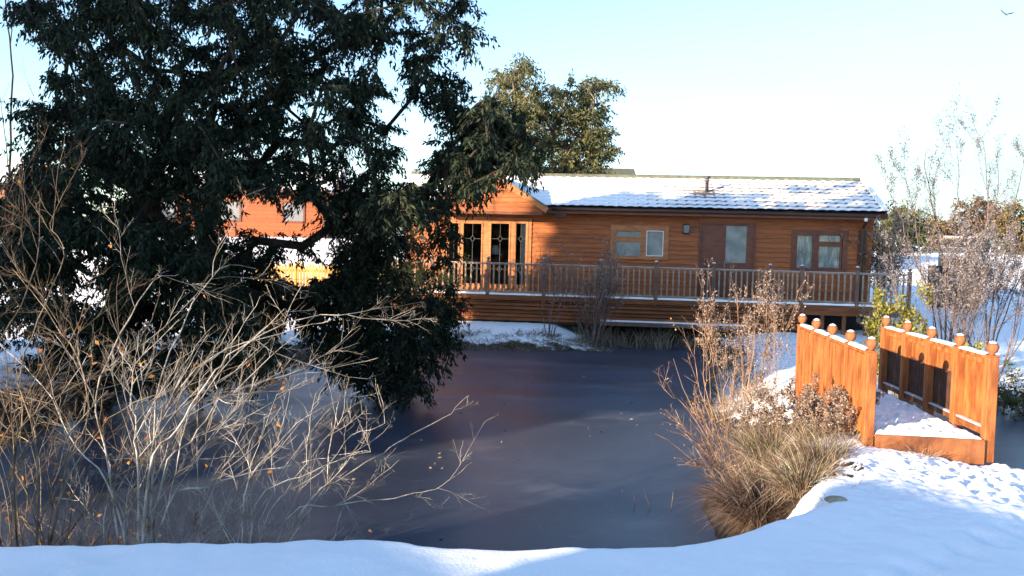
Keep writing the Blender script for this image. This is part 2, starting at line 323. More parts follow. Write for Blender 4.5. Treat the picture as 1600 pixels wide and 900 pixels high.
ter = fast_mesh('ground', V, F, 4, M['ground'], None, True)
sd = pond_sd(X, Y)
bare = -.25 + .85 * np.exp(-((X + 8) ** 2 / 24 + (Y - 16.5) ** 2 / 34)) + .70 * sstep(1.25, .45, sd) * sstep(11, 14, Y) + .95 * sstep(2.2, .9, sd) * sstep(7.6, 8.4, Y) * sstep(3.9, 3.2, X) * sstep(13, 12, Y) + .25 * sstep(.5, .1, sd)
bare = bare - .35 * sstep(3.2, 4.4, X) * sstep(13.5, 15, Y) * sstep(24, 22, Y) * sstep(8, 6, X)
at = ter.data.attributes.new('bare', 'FLOAT', 'POINT'); at.data.foreach_set('value', bare.ravel().astype(np.float32))
tag(ter, kind='structure')
ice = MB(); ice.add([(-14, 5, 0), (24, 5, 0), (24, 30, 0), (-14, 30, 0)], [(0, 1, 2, 3)])
tag(ice.build('pond_ice', M['ice']), kind='structure')
def gz(x, y): return float(hgt(np.array([x]), np.array([y]))[0])
# ------------------------------------------------------------------ lodge frame
TH = R(-7); O = Vector((0, 27.6, 0)); AU = Vector((math.cos(TH), math.sin(TH), 0)); AV = Vector((-math.sin(TH), math.cos(TH), 0))
def FU(px, py, v=0.0):
    d = ray(px, py); t = ((O + AV * v - EYE).dot(AV)) / d.dot(AV); p = EYE + d * t - O
    return p.dot(AU), p.z
FZ = 1.35; EZ = 4.03; RV = 2.3; EV = -.42; RZ = FU(1100, 282, RV)[1]
uL = FU(632, 400)[0]; uR = FU(1362, 400)[0]
lodge = empty('lodge', O, TH, 'long single storey orange timber lodge with snow on its tiled roof beyond the pond', 'lodge')
lodge_deck = empty('veranda', O, TH, 'raised timber veranda with baluster railing along the front of the long lodge', 'veranda')
slope = (RZ - EZ) / (RV - EV)
# openings in the front wall
def rect(x0, y0, x1, y1, v=0.0):
    a = FU(x0, y0, v); b = FU(x1, y1, v); return [a[0], b[0], min(a[1], b[1]), max(a[1], b[1])]
win_a = rect(959, 355, 1039, 404); door = rect(1093, 347, 1178, 440); door[2] = FZ + .02; win_b = rect(1242, 363, 1317, 424)
bay = rect(700, 342, 824, 440); bay[2] = FZ + .05
OPEN = [bay, win_a, door, win_b]
def clad_wall(name, u0, u1, z0, z1, openings, m, parent, row=.145, v=0.0, jog=.022, groove=0):
    b = MB(); z = z0
    while z < z1 - .01:
        zt = min(z + row, z1); iv = [(u0, u1)]
        for o in openings:
            if o[3] > z + .02 and o[2] < zt - .02:
                nv = []
                for a, c in iv:
                    if o[1] <= a or o[0] >= c: nv.append((a, c)); continue
                    if o[0] > a: nv.append((a, o[0]))
                    if o[1] < c: nv.append((o[1], c))
                iv = nv
        zn = zt; zt -= groove
        for a, c in iv:
            # long runs are made of several boards
            cuts = [a]; x = a + random.Random(int(z * 1000) + int(a * 10)).uniform(1.5, 3.8)
            while x < c - .6: cuts.append(x); x += 3.6
            cuts.append(c)
            for p, q in zip(cuts[:-1], cuts[1:]):
                b.add([(p, v - jog, z), (q - .002, v - jog, z), (q - .002, v - .002, zt), (p, v - .002, zt), (p, v + .04, z), (q - .002, v + .04, z), (q - .002, v + .04, zt), (p, v + .04, zt), (p, v - jog - .003, z + .018), (q - .002, v - jog - .003, z + .018)],
                      [(0, 1, 9, 8), (8, 9, 2, 3), (3, 2, 6, 7), (0, 4, 5, 1), (1, 5, 6, 2), (0, 3, 7, 4)])
        z = zn
    return b.build(name, m, parent)
clad_wall('front_wall', uL, uR, FZ - .0, EZ + .02, OPEN, M['clad'], lodge)
for k_, o_ in enumerate(OPEN):
    zt_ = FZ + math.ceil((o_[3] - FZ) / .145) * .145; zb_ = FZ + math.floor((o_[2] - FZ) / .145) * .145
    if zt_ - o_[3] > .003: f_ = MB(); f_.box(o_[0] - .01, o_[1] + .01, -.014, .035, o_[3] + .001, zt_ + .003); f_.build('lintel_board', M['clad'], lodge)
    if o_[2] - zb_ > .003: f_ = MB(); f_.box(o_[0] - .01, o_[1] + .01, -.014, .035, zb_ - .003, o_[2] - .001); f_.build('sill_board', M['clad'], lodge)
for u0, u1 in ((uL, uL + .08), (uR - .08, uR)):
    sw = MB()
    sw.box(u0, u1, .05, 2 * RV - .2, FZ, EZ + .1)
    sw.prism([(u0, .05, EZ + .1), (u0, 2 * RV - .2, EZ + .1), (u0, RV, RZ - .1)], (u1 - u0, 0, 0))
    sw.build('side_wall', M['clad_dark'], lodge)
bk = MB(); bk.box(uL + .08, uR - .08, 2 * RV - .3, 2 * RV - .2, FZ - .1, EZ + .1); bk.build('back_wall', M['room'], lodge)
fl = MB(); fl.box(uL + .08, uR - .08, .06, 2 * RV - .3, FZ - .12, FZ); fl.box(uL + .08, uR - .08, .06, 2 * RV - .3, EZ + .02, EZ + .08); fl.box(5.0, 5.1, .07, 5, FZ, EZ + .02); fl.box(.9, 1.0, .07, 2.5, FZ, EZ + .02); fl.build('room_interior', M['room'], lodge)
base = MB(); base.box(uL + .02, uR - .02, .03, 2 * RV - .2, gz(8, 27) - .8, FZ - .13); base.build('plinth', M['black'], lodge)
# main roof: pantile relief under thin snow
RU0 = uL - .35; RU1 = FU(1384, 335, EV)[0]
nu = int((RU1 - RU0) / .035); nr = 74; us = np.linspace(RU0, RU1, nu); ts = np.linspace(0, 1, nr); UU, TT = np.meshgrid(us, ts)
SLEN = math.hypot(RV - EV, RZ - EZ); course = .33
frac = (TT * SLEN / course) % 1.0
wav = np.sin(UU / .30 * 2 * np.pi) * .009
ht = .05 + wav + (1 - frac) * .036 + fbm(UU * 2.2, TT * 7, 3, 9) * .03
VV = EV + (RV - EV) * TT; ZZ = EZ + (RZ - EZ) * TT
sn, cs = math.sin(math.atan(slope)), math.cos(math.atan(slope))
V = np.stack([UU, VV - ht * sn, ZZ + ht * cs], -1).reshape(-1, 3)
ii = (np.arange(nr - 1)[:, None] * nu + np.arange(nu - 1)[None]).ravel(); F = np.stack([ii, ii + 1, ii + nu + 1, ii + nu], 1)
def roofmat():
    m, n, b, nd, ln = newmat('snowy_tiles')
    a = nd('Attribute', attribute_name='bare'); r = nd('ValToRGB'); r.color_ramp.elements[0].color = (.85, .865, .89, 1); r.color_ramp.elements[1].color = (.16, .12, .10, 1); r.color_ramp.elements[0].position = .45; r.color_ramp.elements[1].position = .75
    ln(a.outputs['Fac'], r.inputs[0]); ln(r.outputs[0], b.inputs['Base Color']); b.inputs['Roughness'].default_value = .7; return m
M['tiles'] = roofmat()
rf = fast_mesh('roof', V, F, 4, M['tiles'], lodge, True)
edge = np.exp(-((frac - .03) / .09) ** 2) + np.exp(-((frac - 1.0) / .06) ** 2)
flu_u, flu_z = FU(1104, 308, 1.1)
spot = np.exp(-(((UU - FU(1104, 308, 1.0)[0] + .1) / .55) ** 2 + ((VV - .85) / .35) ** 2))
bare_r = edge * (.44 + .42 * sstep(1, 7, UU)) + (fbm(UU * 2.5, TT * 9, 5, 31) - .45) * .38 + (.14 + .30 * sstep(2, 8, UU)) * np.clip(np.cos(UU / .30 * 2 * np.pi), 0, 1) ** 3 + spot * .75 + .25 * sstep(.05, 0, TT) + .3 * sstep(.965, 1, TT)
a_ = rf.data.attributes.new('bare', 'FLOAT', 'POINT'); a_.data.foreach_set('value', bare_r.ravel().astype(np.float32))
us_ = MB()
us_.prism([(RU0, EV, EZ), (RU0, RV, RZ), (RU0, 2 * RV - EV, EZ), (RU0, 2 * RV - EV, EZ - .06), (RU0, RV, RZ - .08), (RU0, EV, EZ - .06)], (RU1 - RU0, 0, 0)); us_.build('roof_deck', M['gutter'], lodge)
rb = MB(); rb.add([(RU0, RV, RZ + .06), (RU1, RV, RZ + .06), (RU1, 2 * RV - EV, EZ + .05), (RU0, 2 * RV - EV, EZ + .05)], [(0, 1, 2, 3)]); rb.build('rear_roof_slope', M['snow_cap'], lodge)
rc = MB()
x = RU0 - .02
while x < RU1: rc.tube([(x, RV, RZ + .08), (min(x + .445, RU1 + .03), RV, RZ + .08)], .085, 10); x += .45
rc.build('ridge_cap', M['green_trim'], lodge)
vg = MB()
for s_ in (1, -1): vg.bar((RU1 + .02, RV + s_ * (RV - EV), EZ + .02), (RU1 + .02, RV, RZ + .04), .05, .20)
vg.build('bargeboard', M['frame_dark'], lodge)
vs = MB(); vs.bar((RU1 + .0, EV - .02, EZ + .12), (RU1 + .0, RV, RZ + .14), .16, .05); vs.build('verge_snow', M['snow_cap'], lodge, bevel=.02)
fa = MB(); fa.box(RU0, RU1, EV - .02, EV + .0, EZ - .17, EZ + .0); fa.box(uL, RU1, EV + .0, .0, EZ - .09, EZ - .07); fa.build('fascia', M['frame_dark'], lodge)
gt = MB(); gt.tube([(bay[1] + .75, EV - .07, EZ - .03), (RU1 + .03, EV - .07, EZ - .05)], .058, 10)
gt.build('gutter', M['gutter'], lodge, True)
dp = MB(); du = FU(1346, 380)[0]; dp.tube([(du + .0, EV - .05, EZ - .08), (du, EV - .03, EZ - .2), (du, -.1, EZ - .42), (du, -.1, FZ + .05)], .042, 10); dp.box(du - .1, du + .12, -.09, -.01, FZ + 1.2, EZ - .5); dp.build('downpipe', M['gutter'], lodge)
# flue
fz = FU(1104, 310, .95)[1]; fu_ = FU(1104, 308, .95)[0]
fp = MB(); zb = EZ + slope * (.95 - EV)
fp.lathe((fu_, .95, zb - .1), [(.055, 0), (.055, .52), (.10, .525), (.10, .56), (.06, .565), (.06, .62), (.11, .625), (.11, .68), (.02, .71)], 14)
fp.build('flue_pipe', M['grey_metal'], lodge, True)
# gable over the french windows
gc = FU(763, 300, EV - .35)[0]; gz_e = FU(852, 328, EV - .35)[1] + .03; gu_r = FU(853, 328, EV - .35)[0]; gpz = FU(764, 271, EV - .35)[1]; gpz = min(gpz, RZ + .02); hw = gu_r - gc
gf = EV - .35
gvb = lambda z: EV + (z - EZ) / slope + .12          # where the gable roof meets the main slope
for side, nm in ((1, 'right'), (-1, 'left')):
    g = MB(); e = (gc + side * hw, gz_e); p = (gc, gpz)
    v_e = max(gvb(gz_e), gf + .3)
    g.add([(e[0], gf, e[1]), (p[0], gf, p[1]), (p[0], gvb(p[1]), p[1]), (e[0], v_e, e[1]), (e[0], gf, e[1] + .09), (p[0], gf, p[1] + .10), (p[0], gvb(p[1]), p[1] + .10), (e[0], v_e, e[1] + .09)],
          [(0, 1, 2, 3), (7, 6, 5, 4), (0, 4, 5, 1), (1, 5, 6, 2), (2, 6, 7, 3), (3, 7, 4, 0)])
    g.build('gable_roof', M['snow_cap'], lodge)
    bb = MB(); bb.bar((e[0] + side * .04, gf - .02, e[1] - .045), (p[0], gf - .02, p[1] + .02), .04, .17); bb.build('gable_bargeboard', M['frame'], lodge)
    tr = MB(); tr.bar((e[0] + side * .05, gf - .025, e[1] + .06), (p[0], gf - .025, p[1] + .135), .07, .05); tr.build('gable_trim', M['green_trim'], lodge)
gs = MB(); sl_g = (gpz - gz_e) / hw
zz = EZ - .15
b = MB()
while zz < gpz - .08:
    zt = min(zz + .145, gpz - .02); h0 = hw - max(0, (zz - gz_e)) / sl_g - .05; h1 = hw - max(0, (zt - gz_e)) / sl_g - .05; h0 = min(h0, hw - .12); h1 = min(max(h1, .01), hw - .12)
    b.prism([(gc - h0, gf + .10, zz), (gc + h0, gf + .10, zz), (gc + h1, gf + .125, zt), (gc - h1, gf + .125, zt)], (0, .06, 0)); zz = zt
b.build('gable_cladding', M['clad'], lodge)
gb = MB(); gb.box(gc - hw + .1, gc + hw - .1, gf + .06, gf + .17, EZ - .24, EZ - .15); gb.build('tie_beam', M['frame_dark'], lodge)
gs.box(gc - hw + .1, gc + hw - .1, gf + .17, -.02, EZ - .2, EZ - .17); gs.box(gc + hw - .1, gc + hw + .02, gf + .02, EV - .03, EZ - .2, EZ + .02); gs.build('gable_soffit', M['gutter'], lodge)
hb = MB(); hb.box(gc + hw + .25, gc + hw + .62, EV - .10, EV - .02, EZ - .30, EZ - .17); hb.build('gutter_outlet', M['gutter'], lodge)
# windows
def frame_bars(b, u0, u1, z0, z1, t, v0=-.06, v1=.05):
    b.box(u0, u1, v0, v1, z0, z0 + t); b.box(u0, u1, v0, v1, z1 - t, z1); b.box(u0, u0 + t, v0, v1, z0 + t, z1 - t); b.box(u1 - t, u1, v0, v1, z0 + t, z1 - t)
def window(o, panes, m, lead=None, back=None, glass='glass', trim=.09, diamonds=True, name='window'):
    b = MB(); frame_bars(b, o[0], o[1], o[2], o[3], .055)
    # mullion pieces fill whatever is not glass
    W = empty(name); W.parent = lodge
    cells = sorted(panes)
    us = sorted({c[0] for c in cells} | {c[1] for c in cells})
    for (a0, a1, c0, c1) in cells:
        frame_bars(b, a0 - .045, a1 + .045, c0 - .045, c1 + .045, .047, -.052, .045)
    b.build('window_frame', m, W, bevel=.005)
    fill = MB(); 
    x = o[0]; cols = []
    for c in sorted({(c[0], c[1]) for c in cells}): cols.append(c)
    prev = o[0]
    for c in cols:
        if c[0] - prev > .12: fill.box(prev + .04, c[0] - .04, -.035, .04, o[2] + .03, o[3] - .03)
        prev = max(prev, c[1])
    if o[1] - prev > .12: fill.box(prev + .04, o[1] - .04, -.035, .04, o[2] + .03, o[3] - .03)
    for c in cols:
        zs = sorted([(q[2], q[3]) for q in cells if (q[0], q[1]) == c]); pz = o[2]
        for z0, z1 in zs:
            if z0 - pz > .1: fill.box(c[0] - .03, c[1] + .03, -.037, .04, pz + .03, z0 - .04)
            pz = z1
        if o[3] - pz > .1: fill.box(c[0] - .03, c[1] + .03, -.037, .04, pz + .04, o[3] - .03)
    if fill.v: fill.build('mullion', m, W)
    for (a0, a1, c0, c1) in cells:
        g = MB(); g.box(a0, a1, -.012, -.004, c0, c1); gl = g.build('pane', M[glass], W)
        if lead:
            l = MB(); cu = (a0 + a1) / 2; t = .007
            def ln_(p, q): l.bar((p[0], -.016, p[1]), (q[0], -.016, q[1]), .006, t, up=(0, -1, 0)) if False else l.bar((p[0], -.017, p[1]), (q[0], -.017, q[1]), .006, .004, up=(0, 1, 0))
            nrow = max(1, round((c1 - c0) / .95))
            for k in range(nrow):
                zc = c0 + (c1 - c0) * (k + .5) / nrow if nrow > 1 else (c0 + c1) / 2
                dd = min(.07, (a1 - a0) * .28)
                ln_((a0, zc), (cu - dd, zc)); ln_((cu + dd, zc), (a1, zc))
                for s1 in (1, -1):
                    ln_((cu - dd, zc), (cu, zc + s1 * dd * 1.5)); ln_((cu + dd, zc), (cu, zc + s1 * dd * 1.5))
            ln_((cu, c0), (cu, (c0 + (c1 - c0) * .5 / nrow) - .12)); ln_((cu, c1), (cu, (c1 - (c1 - c0) * .5 / nrow) + .12))
            for k in range(nrow - 1):
                zc = c0 + (c1 - c0) * (k + 1) / nrow; ln_((cu, zc - (c1 - c0) / nrow * .5 + .13), (cu, zc + (c1 - c0) / nrow * .5 - .13))
            l.build('leaded_lines', M[lead], W)
        if back:
            c = MB(); n = 26; pts = [(a0 - .04 + (a1 - a0 + .08) * k / n, .10 + .025 * math.sin(k * 1.9) + .012 * math.sin(k * 4.1)) for k in range(n + 1)]
            c.add([(p[0], p[1], c0 - .05) for p in pts] + [(p[0], p[1], c1 + .05) for p in pts], [(k, k + 1, n + 2 + k, n + 1 + k) for k in range(n)])
            c.build('curtain', M[back], W, True)
    # casing around the opening
    cs_ = MB(); cs_.box(o[0] - trim, o[1] + trim, -.05, -.004, o[3], o[3] + trim * .8); cs_.box(o[0] - trim, o[0], -.048, -.004, o[2], o[3]); cs_.box(o[1], o[1] + trim, -.048, -.004, o[2], o[3]); cs_.box(o[0] - trim, o[1] + trim, -.075, -.004, o[2] - .05, o[2])
    cs_.build('casing', m, W, bevel=.004)
    return W
def pr(*a): return tuple(rect(*a))
pa = [pr(963, 361, 1001, 370), pr(963, 377, 1001, 400)[:0] or pr(963, 361, 1001, 370)[:2] + pr(963, 377, 1001, 400)[2:], pr(1011, 361, 1035, 400)]
window(win_a, pa, M['frame'], None, None, 'glass_frosted')
pb = [pr(1246, 368, 1268, 419), pr(1280, 367.5, 1313, 378), pr(1280, 367.5, 1313, 378)[:2] + pr(1279, 385, 1313, 419)[2:]]
window(win_b, pb, M['frame_dark'], 'lead_dark', 'curtain')
pbay = []
for x0, x1 in ((703, 715), (725, 751), (768, 794), (807, 820)):
    q = rect(x0, 349, x1, 440); q[2] = FZ + .22; pbay.append(tuple(q))
window(bay, pbay, M['frame'], 'lead', None, name='french_window', trim=.1)
# white sash edge on the right light of the small window, curtain and lamp in the bay
q = pa[2]; e = MB(); frame_bars(e, q[0] - .012, q[1] + .012, q[2] - .012, q[3] + .012, .022, -.062, -.045); e.build('white_sash', M['white_paint'], lodge)
q = pbay[3]; c = MB(); n = 14; c0_, c1_ = q[1] - .14, q[1] + .05
c.add([(c0_ + (c1_ - c0_) * k / n, .05 + .02 * math.sin(k * 2.1), q[2] - .1) for k in range(n + 1)] + [(c0_ + (c1_ - c0_) * k / n, .05 + .02 * math.sin(k * 2.1), q[3] + .05) for k in range(n + 1)], [(k, k + 1, n + 2 + k, n + 1 + k) for k in range(n)]); c.build('curtain', M['curtain_white'], lodge, True)
lu, lz = FU(774, 390, .35)
L_ = empty('table_lamp', O + AU * lu + AV * .4 + Vector((0, 0, FZ)), TH, 'cream shaded table lamp standing behind the french window glass', 'lamp')
l = MB(); l.lathe((0, 0, 0), [(.15, lz - FZ - .16), (.10, lz - FZ + .14)], 16); l.build('lamp_shade', M['curtain_white'], L_, True)
l = MB(); l.lathe((0, 0, 0), [(.10, .0), (.10, .02), (.02, .05), (.02, lz - FZ - .35), (.05, lz - FZ - .28), (.02, lz - FZ - .16)], 12); l.build('lamp_base', M['frame_dark'], L_)
# door set
D_ = empty('door'); D_.parent = lodge
q = door; dm = FU(1131, 390)[0]
b = MB(); b.box(q[0], q[0] + .05, -.05, .04, q[2], q[3]); b.box(q[1] - .05, q[1], -.05, .04, q[2], q[3]); b.box(q[0] + .05, q[1] - .05, -.05, .04, q[3] - .05, q[3]); b.box(q[0] + .05, q[1] - .05, -.03, .04, q[2], q[2] + .04); b.build('door_frame', M['frame_dark'], D_, bevel=.005)
b = MB(); zz = q[2] + .04
while zz < q[3] - .06: b.box(q[0] + .05, dm - .02, .005, .04, zz, min(zz + .142, q[3] - .055)); zz += .145
b.build('side_panel', M['frame_dark'], D_)
gl = rect(1135, 353, 1165, 411)
b = MB(); b.box(dm - .02, gl[0], -.01, .04, q[2] + .04, q[3] - .05); b.box(gl[1], q[1] - .05, -.01, .04, q[2] + .04, q[3] - .05); b.box(gl[0], gl[1], -.01, .04, q[2] + .04, gl[2]); b.box(gl[0], gl[1], -.01, .04, gl[3], q[3] - .05); b.build('door_leaf', M['frame_dark'], D_)
b = MB(); b.box(gl[0], gl[1], .01, .02, gl[2], gl[3]); b.build('door_glass', M['glass_frosted'], D_)
b = MB(); b.box(dm + .015, dm + .05, -.03, -.01, FZ + .95, FZ + 1.17); b.tube([(dm + .03, -.04, FZ + 1.08), (dm + .03, -.07, FZ + 1.08), (dm + .14, -.07, FZ + 1.08)], .011, 6); b.build('handle', M['lead'], D_)
# wall lantern, security light
wl = rect(1067, 351, 1077, 365); b = MB(); b.box(wl[0], wl[1], -.05, -.025, wl[2] - .02, wl[3] + .02); b.box(wl[0] + .03, wl[1] - .03, -.19, -.05, wl[3] - .02, wl[3] + .02); o = b.build('wall_lamp', M['black'], lodge); b = MB(); b.prism([(wl[0] + .03, -.16, wl[2] + .02), (wl[1] - .03, -.16, wl[2] + .02), (wl[1] - .01, -.18, wl[3] - .02), (wl[0] + .01, -.18, wl[3] - .02)], (0, .11, 0)); b.build('lantern_glass', M['lamp_glass'], o)
su, sz = FU(1347, 344, -.1); b = MB(); b.ball((su, -.52, sz), .06, 12); b.build('security_light', M['white_paint'], lodge, True)
# ------------------------------------------------------------------ veranda
DV = -1.55; GB = .70
dL = FU(612, 462, DV)[0]; dR = FU(1425, 475, DV)[0]; dM = FU(1253, 470, DV)[0]
b = MB(); v = DV
while v < -.03: b.box(dL, dR, v, min(v + .137, -.03), FZ - .04, FZ); v += .14
b.build('deck_boards', M['rail'], lodge_deck)
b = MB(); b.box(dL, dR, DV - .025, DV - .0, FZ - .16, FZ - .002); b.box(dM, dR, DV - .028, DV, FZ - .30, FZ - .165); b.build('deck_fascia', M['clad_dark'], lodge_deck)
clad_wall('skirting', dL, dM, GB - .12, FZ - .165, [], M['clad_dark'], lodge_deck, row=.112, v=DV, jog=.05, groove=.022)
b = MB(); b.box(dL + .01, dM - .01, DV + .045, DV + .06, GB - .2, FZ - .17); b.build('skirt_backing', M['black'], lodge_deck)
for k in range(6):
    b = MB(); u_ = dM + (dR - dM) * k / 5; b.box(u_ - .05, u_ + .05, DV + .05, DV + .15, gz(*(O + AU * u_ + AV * DV).xy) - .2, FZ - .05)
    b.build('support_post', M['bridge_dark'], lodge_deck)
# foot ledge over the water
lU0 = FU(938, 508, DV - .1)[0]; lU1 = FU(1160, 512, DV - .1)[0]
b = MB(); b.box(lU0, lU1, DV - .16, DV - .035, GB - .16, GB - .05); b.build('foot_beam', M['rail_post'], lodge_deck)
b = MB(); b.box(lU0, lU1, DV - .17, DV - .036, GB - .048, GB + .0); b.build('ledge_snow', M['snow_cap'], lodge_deck, bevel=.015)
posts_px = [612, 674, 762, 850, 938, 1025, 1115, 1203, 1253, 1340, 1422]
pu = [FU(x_, 440, DV)[0] for x_ in posts_px]; PV = DV + .05
random.seed(5)
post_me = None; bal_me = None; nb = 0
pm = MB(); pm.box(-.05, .05, -.05, .05, -.3, 1.0); pm.box(-.062, .062, -.062, .062, 1.0, 1.02)
cm = MB(); cm.lathe((0, 0, 1.02), [(.02, 0), (.03, .02), (.055, .045), (.06, .075), (.05, .11), (.02, .13)], 12)
sm = MB(); sm.lathe((0, 0, 1.112), [(.056, 0), (.054, .012), (.035, .032), (.002, .040)], 10)
post0 = pm.build('post', M['rail_post'], lodge_deck, bevel=.006); cap0 = cm.build('ball_cap', M['rail_post'], post0, True); sc0 = sm.build('cap_snow', M['snow_cap'], post0, True)
for k, u_ in enumerate(pu):
    if k == 0: post0.location = (u_, PV, FZ); continue
    p = post0.copy(); COL.objects.link(p); p.location = (u_, PV, FZ)
    for ch in (cap0, sc0): c_ = ch.copy(); COL.objects.link(c_); c_.parent = p
bm_ = MB(); bm_.box(-.023, .023, -.021, .021, 0, .80); bal0 = None
for a, c_ in zip(pu[:-1], pu[1:]):
    b = MB(); b.box(a + .052, c_ - .052, PV - .04, PV + .04, FZ + .90, FZ + .945); b.build('handrail', M['rail'], lodge_deck, bevel=.008)
    b = MB(); b.box(a + .052, c_ - .052, PV - .042, PV + .042, FZ + .947, FZ + .957); b.build('handrail_frost', M['frost'], lodge_deck, bevel=.004)
    b = MB(); b.box(a + .052, c_ - .052, PV - .03, PV + .03, FZ + .075, FZ + .115); b.build('bottom_rail', M['rail'], lodge_deck)
    b = MB(); g0 = a + .06; g1 = c_ - .06; kk = 12
    for j in range(kk):
        q0 = g0 + (g1 - g0) * j / kk; q1 = g0 + (g1 - g0) * (j + 1) / kk
        h0 = .035 + .03 * vnoise(q0 * 3, 0, 3); h1 = .035 + .03 * vnoise(q1 * 3, 0, 3)
        b.add([(q0, DV - .04, FZ - .004), (q1, DV - .04, FZ - .004), (q1, DV - .03, FZ + h1), (q0, DV - .03, FZ + h0), (q0, DV + .12, FZ + .004), (q1, DV + .12, FZ + .004), (q1, DV + .10, FZ + h1), (q0, DV + .10, FZ + h0)], [(0, 1, 2, 3), (3, 2, 6, 7), (4, 7, 6, 5)] + ([(0, 3, 7, 4)] if j == 0 else []) + ([(1, 5, 6, 2)] if j == kk - 1 else []))
    b.build('edge_snow', M['snow_cap'] if a > pu[1] - .1 else M['snow_cap'], lodge_deck)
    n = max(2, round((c_ - a) / (.166 if (c_ - a) > 1.2 else .125)))
    for j in range(1, n):
        if nb >= 98: break
        if bal0 is None: o = bal0 = bm_.build('baluster', M['rail'], lodge_deck)
        else: o = bal0.copy(); COL.objects.link(o)
        o.location = (a + (c_ - a) * j / n, PV, FZ + .11); nb += 1
# ------------------------------------------------------------------ footbridge
BZ = 2.03; DK = 1.05
Ln, Lf = G(1362, 536, BZ), G(1254, 498, BZ); Rn, Rf = G(1551, 543, BZ), G(1385, 501, BZ)
print('bridge', Ln, Lf, Rn, Rf)
bridge = empty('footbridge', ((Ln + Rn) / 2).xy.to_3d() + Vector((0, 0, .8)), 0, 'small orange timber footbridge with snowy deck and ball topped posts', 'footbridge')
bo = bridge.location.copy()
def BL(p, z): return Vector((p.x - bo.x, p.y - bo.y, z - bo.z))
pm = MB(); pm.box(-.055, .055, -.055, .055, -1.25, -.10); pm.box(-.062, .062, -.062, .062, -.10, -.085)
cm = MB(); cm.lathe((0, 0, 0), [(.03, -.085), (.028, -.065), (.05, -.045), (.064, -.01), (.064, .015), (.05, .045), (.02, .062)], 16)
sm = MB(); sm.lathe((.0, .0, .026), [(.046, .012), (.047, .018), (.033, .034), (.015, .043), (.002, .045)], 12)
bp0 = None
for A, B, side in ((Ln, Lf, -1), (Rn, Rf, 1)):
    ax = (B - A); ax.z = 0; L_tot = ax.length; ax.normalize(); out = Vector((ax.y, -ax.x, 0)) * side; ang = math.atan2(ax.y, ax.x) - math.pi / 2
    pts = [A + (B - A) * k / 4 for k in range(5)]
    for p in pts:
        if bp0 is None:
            o = bp0 = pm.build('post', M['bridge'], bridge, bevel=.008); bc0 = cm.build('ball_cap', M['bridge_dark'], o, True); bs0 = sm.build('cap_snow', M['snow_cap'], o, True)
        else:
            o = bp0.copy(); COL.objects.link(o)
            for ch in (bc0, bs0): c_ = ch.copy(); COL.objects.link(c_); c_.parent = o
        o.location = BL(p, BZ); o.rotation_euler = (0, 0, ang)
    for p, q in zip(pts[:-1], pts[1:]):
        p2 = p + ax * .06; q2 = q - ax * .06
        b = MB(); b.bar(BL(p2, BZ - .115), BL(q2, BZ - .115), .09, .04); b.bar(BL(p2 + out * .02, BZ - .17), BL(q2 + out * .02, BZ - .17), .035, .07); b.build('top_rail', M['bridge'], bridge, bevel=.006)
        b = MB(); n = 14
        prof = []
        for j in range(n + 1):
            s_ = p2 + (q2 - p2) * j / n; hh = .018 + .02 * float(vnoise(s_.y * 9, s_.x * 9, 4)) - (.015 if j in (0, n) else 0)
            cc = BL(s_, BZ - .094); wv = out * .047
            prof.append((cc - wv, cc - wv * .8 + Vector((0, 0, hh)), cc + wv * .8 + Vector((0, 0, hh)), cc + wv))
        vs_ = [v_ for r_ in prof for v_ in r_]; fs_ = [(4 * j + i, 4 * j + i + 1, 4 * j + i + 5, 4 * j + i + 4) for j in range(n) for i in range(3)] + [(0, 1, 2, 3), (4 * n + 3, 4 * n + 2, 4 * n + 1, 4 * n)]
        b.add(vs_, fs_); b.build('rail_snow', M['snow_cap'], bridge, True)
        b = MB(); b.bar(BL(p2, DK + .055), BL(q2, DK + .055), .06, .06); b.build('bottom_rail', M['bridge_dark'], bridge, bevel=.006)
        b = MB(); b.bar(BL(p2 - out * .0, DK + .095), BL(q2, DK + .095), .066, .02); b.build('bottom_rail_frost', M['frost'], bridge, bevel=.014)
        low = side > 0 and p is not pts[0]; zlow = BZ - .42 if low else DK - .02
        if low:
            b = MB(); b.bar(BL(p2 + out * .055, BZ - .415), BL(q2 + out * .055, BZ - .415), .03, .03); b.build('middle_rail', M['bridge_dark'], bridge)
            for j in range(11):
                c0 = p2 + (q2 - p2) * (j + .5) / 11 + out * .03; b = MB(); b.bar(BL(c0, DK + .08), BL(c0, BZ - .42), .028, .034, up=tuple(ax)); b.build('spindle', M['spindle'], bridge)
        n = 9; st = (q2 - p2).length / n
        for j in range(n):
            c0 = p2 + ax * (st * (j + .5)); b = MB(); hw_ = st * .5 - .006; oo = out * .045; t = out * .02
            a_, c_ = c0 - ax * hw_ + oo, c0 + ax * hw_ + oo
            b.add([BL(a_, zlow), BL(c_, zlow), BL(c_ + t, zlow), BL(a_ + t, zlow), BL(a_, BZ - .135), BL(c_, BZ - .135), BL(c_ + t, BZ - .135), BL(a_ + t, BZ - .135)], [(0, 3, 2, 1), (4, 5, 6, 7), (0, 1, 5, 4), (1, 2, 6, 5), (2, 3, 7, 6), (3, 0, 4, 7)])
            b.build('picket', M['bridge'], bridge)
    b = MB(); b.bar(BL(A + ax * .0 - out * .09, DK - .16), BL(B - out * .09, DK - .16), .07, .24); b.build('side_beam', M['bridge_dark'], bridge)
ax = (Lf - Ln); ax.z = 0; Lb = ax.length; ax.normalize()
b = MB(); n = int(Lb / .145)
for j in range(n):
    p = Ln + (Lf - Ln) * (j + .5) / n; q = Rn + (Rf - Rn) * (j + .5) / n
    b.bar(BL(p, DK - .055), BL(q, DK - .055), .138, .035)
b.build('deck_board', M['bridge_dark'], bridge)
